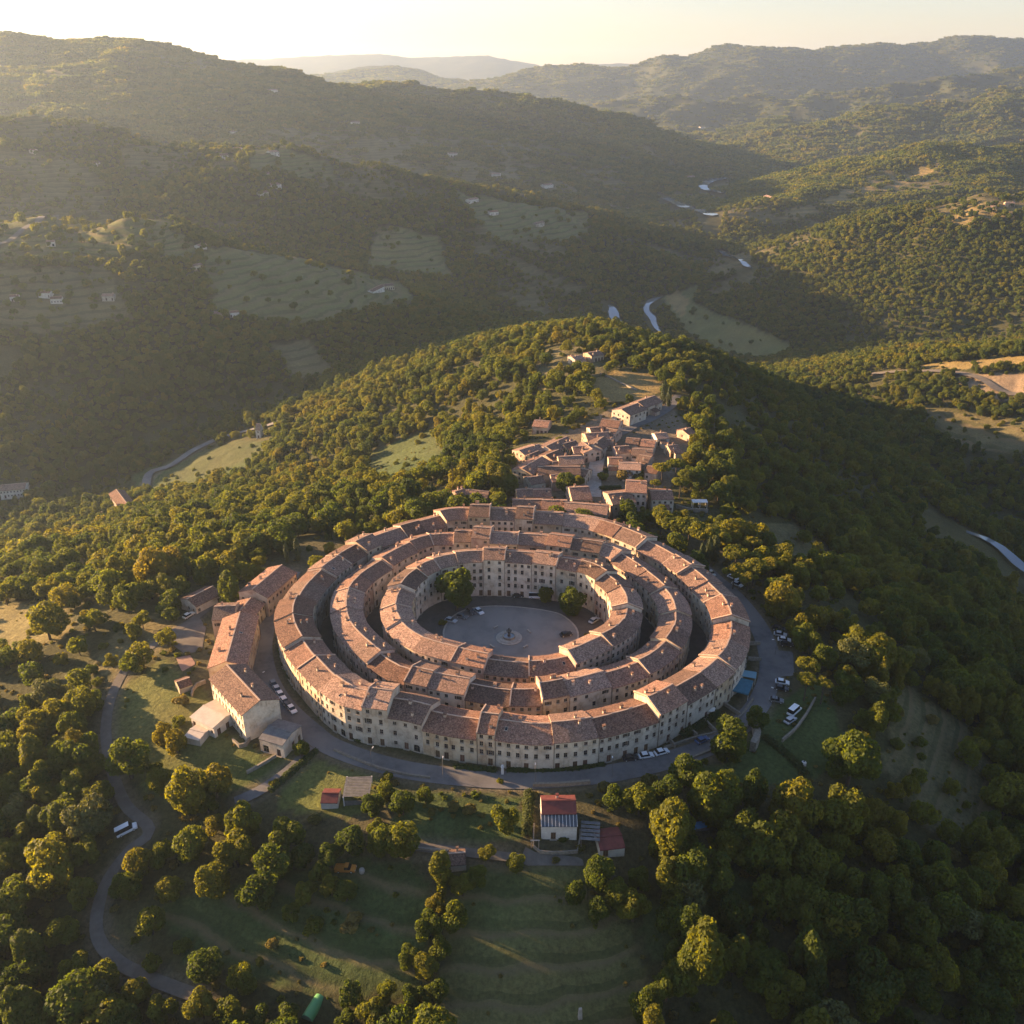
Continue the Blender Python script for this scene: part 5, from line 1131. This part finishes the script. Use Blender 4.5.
m = MB(); wn = panel(m, (-L_/2+.05, 0), (L_/2-.05, 0), -1.2, Zl+.05, [(1.1, .9, 1.1, 1.3, 'window'), (2.9, .1, 1.2, 2.2, 'door'), (5.0, .9, 1.6, 1.4, 'window'), (7.4, .9, 1.1, 1.3, 'shuttered')], np.array([0., 1.5]), 0)
for sx in (-1, 1): m.quad([(sx*(L_/2-.05),0,-1.2),(sx*(L_/2-.05),Yb,-1.2),(sx*(L_/2-.05),Yb,Zt),(sx*(L_/2-.05),0,Zl+.05)])
m.obj('wall', WHITEWALL, v)
for p_, rz_, kd_, w_, h_2 in wn: o_ = link_obj('door' if kd_ == 'door' else 'window', window_mesh(kd_, w_, h_2), v, p_); o_.rotation_euler = (0, 0, rz_)
A, B = px2w([(583,838), (597,840)]); c = (A+B)/2; an = math.atan2(*(B-A)[1::-1])
v = thing('pergola', 'small grey slatted pergola between the white house and the red shed', 'pergola', (c[0], c[1], c[2]), an)
for sx in (-1, 1):
    for sy in (-1, 1): m = MB(); m.box((0,0,-.5),(.14,.14,3.0)); m.obj('post', FRAME, v, (sx*2.1, sy*3.0, 0))
for sx in (-1, 1): m = MB(); m.box((0,0,0),(.14,6.4,.16)); m.obj('beam', FRAME, v, (sx*2.1, 0, 2.5))
m = MB()
for i in range(5): m.box((0,-2.6+i*1.3,2.67),(4.6,.95,.06))
m.obj('slat', GREYROOF, v)
ridge_house('red_shed', 'dark shed with a red sheet roof beside the pergola', (597,836), (622,834), 3.0, 2.6, .7, 3, 0, cat='shed', rm=REDROOF, chim=0, wroof=REDROOF, endwin=(False, False))
wall_line('garden_fence_wall', 'low wall closing the garden of the white house', 'wall', [(534,826),(533,853),(556,855),(579,853),(580,832)], .9, .2)
G = px2w([(541,845)])[0]; v = thing('garden_gate_frame', 'narrow pale timber frame left of the garden of the white house', 'frame', tuple(px2w([(535,848)])[0]))
for sx in (-.9, .9): m = MB(); m.box((0,0,-.3),(.16,.16,2.7)); m.obj('post', CHIM, v, (sx, 0, 0))
m = MB(); m.box((0,0,2.4),(2.3,.25,.16)); m.obj('beam', CHIM, v)
# carport terrace and red shed in the lawn
A, B = px2w([(345,801), (370,799)]); c = (A+B)/2; an = math.atan2(*(B-A)[1::-1]); L_ = np.linalg.norm((B-A)[:2])
v = thing('car_shelter', 'grey slatted shelter with white frame on the lawn left of the front trees', 'shelter', (c[0], c[1], c[2]), an)
for sx in (-1, 1):
    for yy in (-1.5, 5.5): m = MB(); m.box((0,0,-1.2),(.22,.22,3.6)); m.obj('post', METAL, v, (sx*L_/2, yy, 0))
for sx in (-1, 1): m = MB(); m.box((0,2,2.4),(.3,7.6,.25)); m.obj('side_beam', METAL, v, (sx*L_/2, 0, 0))
m = MB()
for i in range(13): m.box((0,-1.4+i*.56,2.66),(L_+.4,.42,.06))
m.obj('slat', GREYROOF, v); m = MB(); m.box((0,-1.5,-1),(L_-.3,.12,2.2)); m.obj('front_panel', GREYROOF, v)
ridge_house('red_shed', 'small red roofed shed beside the slatted shelter on the lawn', (322,793), (339,792), 2.2, 2.2, .8, 0, 0, cat='shed', rm=REDROOF, chim=0, wroof=REDROOF, wm=WHITEWALL)
# blue awning
p = px2w([(742,693)])[0]; v = thing('blue_awning', 'blue awning over a terrace at the foot of the right facade', 'awning', tuple(p), -.45)
BLUE = mat('blue_canvas', (.045,.16,.22), var=(.035,.13,.18), scale=1)
m = MB(); m.quad([(-2.4,-3.2,2.4),(2.4,-3.2,2.4),(2.4,3.2,3.0),(-2.4,3.2,3.0)]); m.quad([(-2.4,-3.2,2.45),(2.4,-3.2,2.45),(2.4,3.2,3.05),(-2.4,3.2,3.05)][::-1]); m.quad([(-2.4,-3.2,2.0),(2.4,-3.2,2.0),(2.4,-3.2,2.45),(-2.4,-3.2,2.45)]); m.obj('canvas', BLUE, v)
for sx in (-1, 1):
    for sy in (-1, 1): m = MB(); m.tube((0,0,-.6),(0,0,2.4 if sy < 0 else 3.0), .07, .07, 8); m.obj('post', METAL, v, (sx*2.3, sy*3.1, 0))
p = px2w([(748,681)])[0]; v = thing('blue_canopy', 'pale blue canopy behind the blue awning', 'canopy', tuple(p), -.3)
m = MB(); m.box((0,0,2.5),(4.4,3.4,.12), 0, 0, .97); m.obj('top', mat('pale_blue_canvas', (.16,.30,.36)), v)
for sx in (-1, 1):
    for sy in (-1, 1): m = MB(); m.tube((0,0,-.6),(0,0,2.5), .06, .06, 8); m.obj('post', METAL, v, (sx*2, sy*1.5, 0))
# parasol on the garden, blue tank, green tunnel, terrace canopy, mast, pillar, sculpture
def parasol(px, label, m_):
    p = px2w([px])[0]; v = thing('parasol', label, 'parasol', tuple(p)); m = MB(); m.tube((0,0,-.2),(0,0,2.6), .04, .04, 8); m.obj('pole', METAL, v)
    m = MB(); m.lathe((0,0,0), [(1.7,2.1),(.8,2.5),(0,2.75)], 8); m.lathe((0,0,0), [(1.7,1.95),(1.7,2.1)], 8); m.obj('canopy', m_, v)
parasol((709,714), 'white parasol open in a garden below the right facade', WHITEWALL)
p = px2w([(699,826)])[0]; v = thing('pool', 'small blue covered pool in the dark woods right of the front', 'pool', tuple(p), .25)
m = MB(); m.box((0,0,-.8),(4.6,2.6,1.1)); m.obj('rim', GREYROOF, v); m = MB(); m.box((0,0,.31),(4.2,2.2,.06)); m.obj('cover', mat('blue_cover', (.06,.20,.36)), v)
A, B = px2w([(307,1022), (320,995)]); c = (A+B)/2; d = (B-A)[:2]; an = math.atan2(d[1], d[0]); L_ = np.linalg.norm(d)
v = thing('polytunnel', 'long green polytunnel on the grass at the bottom edge', 'polytunnel', tuple(c), an)
m = MB(); arc = [(1.35*math.cos(a), 1.35*math.sin(a)) for a in np.linspace(0, math.pi, 13)]
for (y0, z0), (y1, z1) in zip(arc[:-1], arc[1:]): m.quad([(-L_/2,y0,z0-.2),(L_/2,y0,z0-.2),(L_/2,y1,z1-.2),(-L_/2,y1,z1-.2)])
m.obj('cover', mat('green_film', (.10,.28,.10), rough=.4), v, smooth=True)
for s in (-1, 1): m = MB(); m.quad([(s*(L_/2-.02), y_, z_-.2) for y_, z_ in arc]); m.obj('end_panel', mat('pale_film', (.2,.3,.2)), v)
p = px2w([(699,508)])[0]; v = thing('terrace_canopy', 'white topped canopy on the terrace right of the village', 'canopy', tuple(p))
m = MB(); m.box((0,0,3.2),(6.5,3.2,.2)); m.obj('top', METAL, v)
for sx in (-1, 0, 1):
    for sy in (-1, 1): m = MB(); m.box((0,0,-1.5),(.18,.18,4.7)); m.obj('post', METAL, v, (sx*3, sy*1.4, 0))
wall_line('terrace_wall', 'pale stone terrace wall under the white topped canopy', 'wall', [(676,508),(690,512),(708,513)], 1.6, .5)
p = px2w([(453,498)])[0]; v = thing('mast', 'tall thin mast beside the pink hut left of the village', 'mast', tuple(p))
m = MB(); m.tube((0,0,-.5),(0,0,17), .13, .06, 8); m.obj('pole', BARK, v); m = MB(); m.box((0,0,15.2),(1.6,.1,.1)); m.box((0,0,14.2),(1.1,.1,.1)); m.obj('crossbar', BARK, v)
p = px2w([(502.5,774)])[0]; v = thing('gate_pillar', 'white gate pillar with a ball top beside the front road', 'pillar', tuple(p))
m = MB(); m.box((0,0,-.3),(.75,.75,2.6), 0, 0, .92); m.obj('shaft', METAL, v); m = MB(); m.lathe((0,0,2.3), [(.5,0),(.5,.12),(.25,.18),(.38,.4),(.3,.68),(0,.8)], 12); m.obj('ball', METAL, v)
p = px2w([(803.5,765)])[0]; v = thing('water_tank', 'small white round tank on the shaded meadow at the right', 'tank', tuple(p)); m = MB(); m.lathe((0,0,-.2), [(.7,0),(.7,1.1),(.5,1.35),(0,1.45)], 14); m.obj('shell', METAL, v); m = MB(); m.lathe((0,0,1.2), [(.22,0),(.22,.16),(0,.18)], 10); m.obj('lid', TYRE, v)
p = px2w([(580,1018)])[0]; v = thing('standing_stone', 'grey upright stone post at the bottom of the mown field', 'post', tuple(p)); m = MB(); m.box((0,0,-.4),(.9,.7,3.4), 0, .2, .7); m.obj('shaft', KERB, v)
p = px2w([(362,872)])[0]; v = thing('water_barrel', 'small pale barrel on the grass right of the orange truck', 'barrel', tuple(p)); m = MB(); m.lathe((0,0,-.2), [(.6,0),(.7,.5),(.6,1.1),(0,1.12)], 14); m.obj('drum', KERB, v)
# street lamps along the ring road
def lamp(px, toward, label):
    a, b = px2w([px, toward]); d = (b-a)[:2]; v = thing('street_lamp', label, 'street lamp', tuple(a), math.atan2(d[1], d[0]), 'street lamps along the ring road')
    m = MB(); m.tube((0,0,-.3),(0,0,5.6), .09, .05, 8); m.tube((0,0,5.55),(1.1,0,5.9), .045, .035, 6); m.obj('pole', GREYROOF, v); m = MB(); m.box((1.35,0,5.8),(.7,.25,.14)); m.obj('lamp_head', METAL, v)
for px, tw, lab in [((443,778),(444,772),'street lamp at the outer edge of the road, below the front left facade'),((535,785),(535,779),'street lamp by the retaining wall above the white house'),((612,778),(611,772),'street lamp on the outer side of the front road, left of the black car'),((372,768),(376,762),'street lamp at the end of the stone parapet on the front left'),((774,706),(766,702),'street lamp beside the dark grey parked car at the right'),((775,655),(767,655),'street lamp at the back of the paved parking strip'),((262,690),(270,686),'street lamp at the left side of the left street')]: lamp(px, tw, lab)
# benches around the fountain
for i, an in enumerate((.5, 2.2, 3.9, 5.5)):
    fx, fy = ft.location.x+7.5*math.cos(an), ft.location.y+7.5*math.sin(an); v = thing('bench', 'stone bench on the plaza around the fountain', 'bench', (fx, fy, zp+.04), an+math.pi/2, 'benches around the fountain')
    m = MB(); m.box((0,0,.42),(1.9,.5,.1)); m.obj('seat', KERB, v)
    for s in (-.7, .7): m = MB(); m.box((0,0,0),(.2,.42,.42)); m.obj('leg', KERB, v, (s,0,0))

# ------------------------------------------------------------------ hedges
def hedge(label, pts, h, wd, seed):
    L = resample(px2w(pts)[:, :2], .5); rg = np.random.default_rng(seed); n = int(len(L)*90); i = rg.integers(0, len(L), n); N2 = normals2(L); a = rg.uniform(0, math.pi, n)
    prof = (.75+.35*vnoise(L[:, 0]/1.8, L[:, 1]/1.8))[i]; base = L[i]+rg.normal(size=(n, 2))*.2
    P = np.column_stack([base+N2[i]*(np.cos(a)*wd*prof)[:, None], height(base[:, 0], base[:, 1])+np.sin(a)**.6*h*prof*rg.uniform(.75, 1.05, n)])
    Q = np.column_stack([N2[i]*np.cos(a)[:, None], np.sin(a)])+rg.normal(size=(n, 3))*.5; Q /= np.linalg.norm(Q, axis=1)[:, None]
    c = np.append(L.mean(0), float(height(*L.mean(0)))); v = thing('hedge', label, 'hedge', tuple(c)); V, f = leaves(P-c, Q, .42, rg); link_obj('foliage', npmesh('foliage', V, f, HEDGE), v)
    m = MB()
    for k in range(0, len(L), 3): m.tube((L[k][0]-c[0], L[k][1]-c[1], float(height(*L[k]))-c[2]-.2), (L[k][0]-c[0], L[k][1]-c[1], float(height(*L[k]))-c[2]+h*.6), .06, .04, 5)
    m.obj('stem', BARK, v)
hedge('trimmed hedge along the side lane below the front left lawn', [(270,792),(285,779),(300,766),(316,752)], 1.4, .8, 1)
hedge('dark hedge at the foot of the front facade beside the road', [(508,771),(540,771),(575,769),(603,765)], .9, .6, 2)
hedge('dark hedge at the foot of the facade left of the gate pillar', [(455,767),(475,769),(495,771)], .9, .6, 3)
hedge('hedge above the pale street in the village', [(604,472),(622,470),(638,471)], 1.8, 1.4, 4)
hedge('bright hedge at the right of the foot of the pale street', [(600,489),(612,489),(620,488)], 1.6, 1.2, 5)
hedge('tall hedge left of the path to the white house', [(529,795),(528,815),(527,838)], 2.2, 1.2, 6)
hedge('hedge climbing beside the track from the right bend', [(765,738),(778,748),(792,760),(806,775)], 1.4, 1.0, 7)
hedge('row of garden shrubs against the inner side of the left street', [(252,617),(250,632),(249,650),(250,664)], 1.6, 1.2, 8)
hedge('garden shrubs below the lit left facade of the outer ring', [(281,650),(286,664),(293,679)], 1.2, 1.2, 9)
hedge('garden shrubs at the front left corner of the outer ring', [(322,716),(340,728),(362,741)], 1.2, 1.1, 10)
hedge('dark garden shrubs right of the three parked front cars', [(680,736),(700,726),(716,714)], 1.4, 1.6, 11)
print('props', round(time.time()-T0, 1))

# ------------------------------------------------------------------ the trees one can pick out, each with its own label
LMK = []      # landmark pixel, phrase
def lm(px, phrase): LMK.append((px[0], px[1], phrase))
for px, ph in [((128,832),'the white van on the lane'),((346,871),'the orange truck'),((315,1008),'the green polytunnel'),((557,815),'the white house with the red roof'),((612,838),'the red roofed shed by the pergola'),((457,858),'the tiled cottage at the track end'),((330,797),'the little red shed on the lawn'),((358,792),'the slatted shelter'),((290,732),'the grey roofed outbuilding'),((212,710),'the shed with the pale flat roof'),((183,680),'the tiny hut left of the arc'),
   ((200,597),'the cream barn'),((112,695),'the left bend of the lane'),((100,925),'the lower bend of the lane'),((185,990),'the bottom end of the lane'),((25,630),'the golden meadow at the left edge'),((509,638),'the fountain'),((794,713),'the white van by the right terrace'),((804,765),'the white tank on the meadow'),((699,826),'the blue covered pool'),((760,740),'the stone buttress'),((784,664),'the paved parking strip'),((735,582),'the cars at the back right'),((844,560),'the small hut in the right woods'),
   ((540,930),'the mown field'),((300,930),'the terraced field at the bottom left'),((580,1015),'the upright stone post'),((950,765),'the overgrown terraces on the right'),((790,545),'the clearing on the right slope'),((700,508),'the terrace canopy'),((597,475),'the pale street'),((637,481),'the tall tower like house'),((455,490),'the mast'),((475,820),'the dark field in front'),((1000,1000),'the bottom right corner'),((10,1010),'the bottom left corner'),((1010,880),'the lower right edge'),((880,940),'the dark wood at the lower right'),((5,740),'the left edge below the meadow'),((10,860),'the left edge near the lower lane'),((850,860),'the wooded slope at the right'),((740,960),'the wood right of the mown field')]: lm(px, ph)
lx = np.array([l[0] for l in LMK]); ly = np.array([l[1] for l in LMK])
ids = sorted(chosen, key=lambda i: -prad[i]); byl = {}
KN = dict(b='tree', p='umbrella pine', c='cypress', s='shrub')
for i in ids:
    d = np.hypot(ppx[i]-lx, ppy[i]-ly); k = int(d.argmin()); byl.setdefault((nk[i], k), []).append((d[k], i))
# what kind of light falls on it: trees on the sunny west side or on the shaded east side
LABEL = {}; GROUP = {}
for (kd, k), lst in byl.items():
    lst.sort()
    for r, (d, i) in enumerate(lst):
        big = prad[i]*2; sz = 'large' if big > 36 else ('small' if big < 17 else 'mid sized')
        ad = dict(b=f'{sz} round crowned', p='flat topped', c='slim dark', s='low rounded')[kd]
        ph = LMK[k][2]; kn = KN[kd]
        if len(lst) == 1: LABEL[i] = f'{ad} {kn}, the only {kn} right by {ph}' if d < 60 else f'{ad} {kn} nearest to {ph}'
        elif r == 0: LABEL[i] = f'{ad} {kn} closest to {ph}'
        elif r < 6: LABEL[i] = f'{ad} {kn}, {ORD[r]} closest to {ph}'
        else:
            dx, dy = ppx[i]-lx[k], ppy[i]-ly[k]; way = ('right of' if dx > 0 else 'left of') if abs(dx) > abs(dy) else ('below' if dy > 0 else 'above')
            LABEL[i] = f'{ad} {kn} in the wood {way} {ph}'
        GROUP[i] = dict(b='broadleaf trees around the village', p='umbrella pines by the ring road', c='cypresses', s='shrubs in the meadows')[kd]
# members of a dense stand that still share a label are told apart by their order across the picture
from collections import defaultdict
dd = defaultdict(list)
for i, l in LABEL.items(): dd[l].append(i)
for l, v in dd.items():
    if len(v) > 1:
        v.sort(key=lambda i: ppx[i])
        for r, i in enumerate(v):
            if r < len(ORD): LABEL[i] = l.replace(' in the wood ', ' ').replace(' round crowned', '').replace('low rounded', 'low')+f', {ORD[r]} from the left there'
for i, l in LABEL.items():
    wl = l.split()
    if len(wl) > 16: l = l.replace('mid sized ', '').replace('round crowned ', '')
    if len(l.split()) > 16: l = l.replace('flat topped ', '').replace('slim dark ', '').replace('low rounded ', '').replace('large ', '').replace('small ', '')
    if len(l.split()) > 16: l = l.replace(' from the left there', ' from left')
    LABEL[i] = l
for i in ids:
    kd = nk[i]; Ri = nR[i]; base = (nx[i], ny[i], nz[i]); rz = rng.uniform(0, 6.28)
    if kd == 'b':
        t = thing('broadleaf_tree', LABEL[i], 'tree', base, rz, GROUP[i]); a = link_obj('crown', CROWN[int(rng.choice((0,1,3,5,9,11) if i < len(KEY) else 12))], t, (0,0,1.08*Ri)); a.scale = (Ri*rng.uniform(.92,1.08), Ri*rng.uniform(.92,1.08), Ri*rng.uniform(.95,1.12))
        b = link_obj('trunk', TRUNK[int(rng.integers(0, 4))], t); b.scale = (Ri*.25, Ri*.25, Ri*.28)
    elif kd == 'p':
        t = thing('umbrella_pine', LABEL[i], 'pine', base, rz, GROUP[i]); a = link_obj('crown', PINECROWN[int(rng.integers(0, 4))], t, (0,0,7.2+.15*Ri)); a.scale = (Ri*1.05,)*3
        b = link_obj('trunk', PTRUNK[int(rng.integers(0, 3))], t)
    elif kd == 'c':
        hgt = max(7.0, Ri*2.3); t = thing('cypress', LABEL[i], 'cypress', base, rz, GROUP[i]); a = link_obj('crown', CYPCROWN[int(rng.integers(0, 3))], t, (0,0,.5)); a.scale = (hgt*.75, hgt*.75, hgt); link_obj('trunk', CTRUNK[0], t)
    else:
        t = thing('shrub', LABEL[i], 'shrub', base, rz, GROUP[i]); a = link_obj('foliage', BUSH[int(rng.integers(0, 4))], t, (0,0,.45*Ri)); a.scale = (Ri,)*3
print('tree objects', len(ids), round(time.time()-T0, 1))
# ------------------------------------------------------------------ haze: one closed box of pale air
hm = bpy.data.materials.new('haze'); hm.use_nodes = True; N = hm.node_tree.nodes; N.remove(N['Principled BSDF'])
pv = N.new('ShaderNodeVolumePrincipled'); pv.inputs['Color'].default_value = (.58,.77,1.0,1); pv.inputs['Density'].default_value = HAZE_DENSITY; pv.inputs['Anisotropy'].default_value = .5
hm.node_tree.links.new(pv.outputs[0], N['Material Output'].inputs['Volume'])
hb = MB(); hb.box((0, 7400, float(GZ.min())-3), (2*2.5*15400, 15600+200, 580-float(GZ.min())), 0); ho = hb.obj('haze', hm); stuff(ho, 'warm evening haze filling the valleys', 'haze')
print('total', round(time.time()-T0, 1))
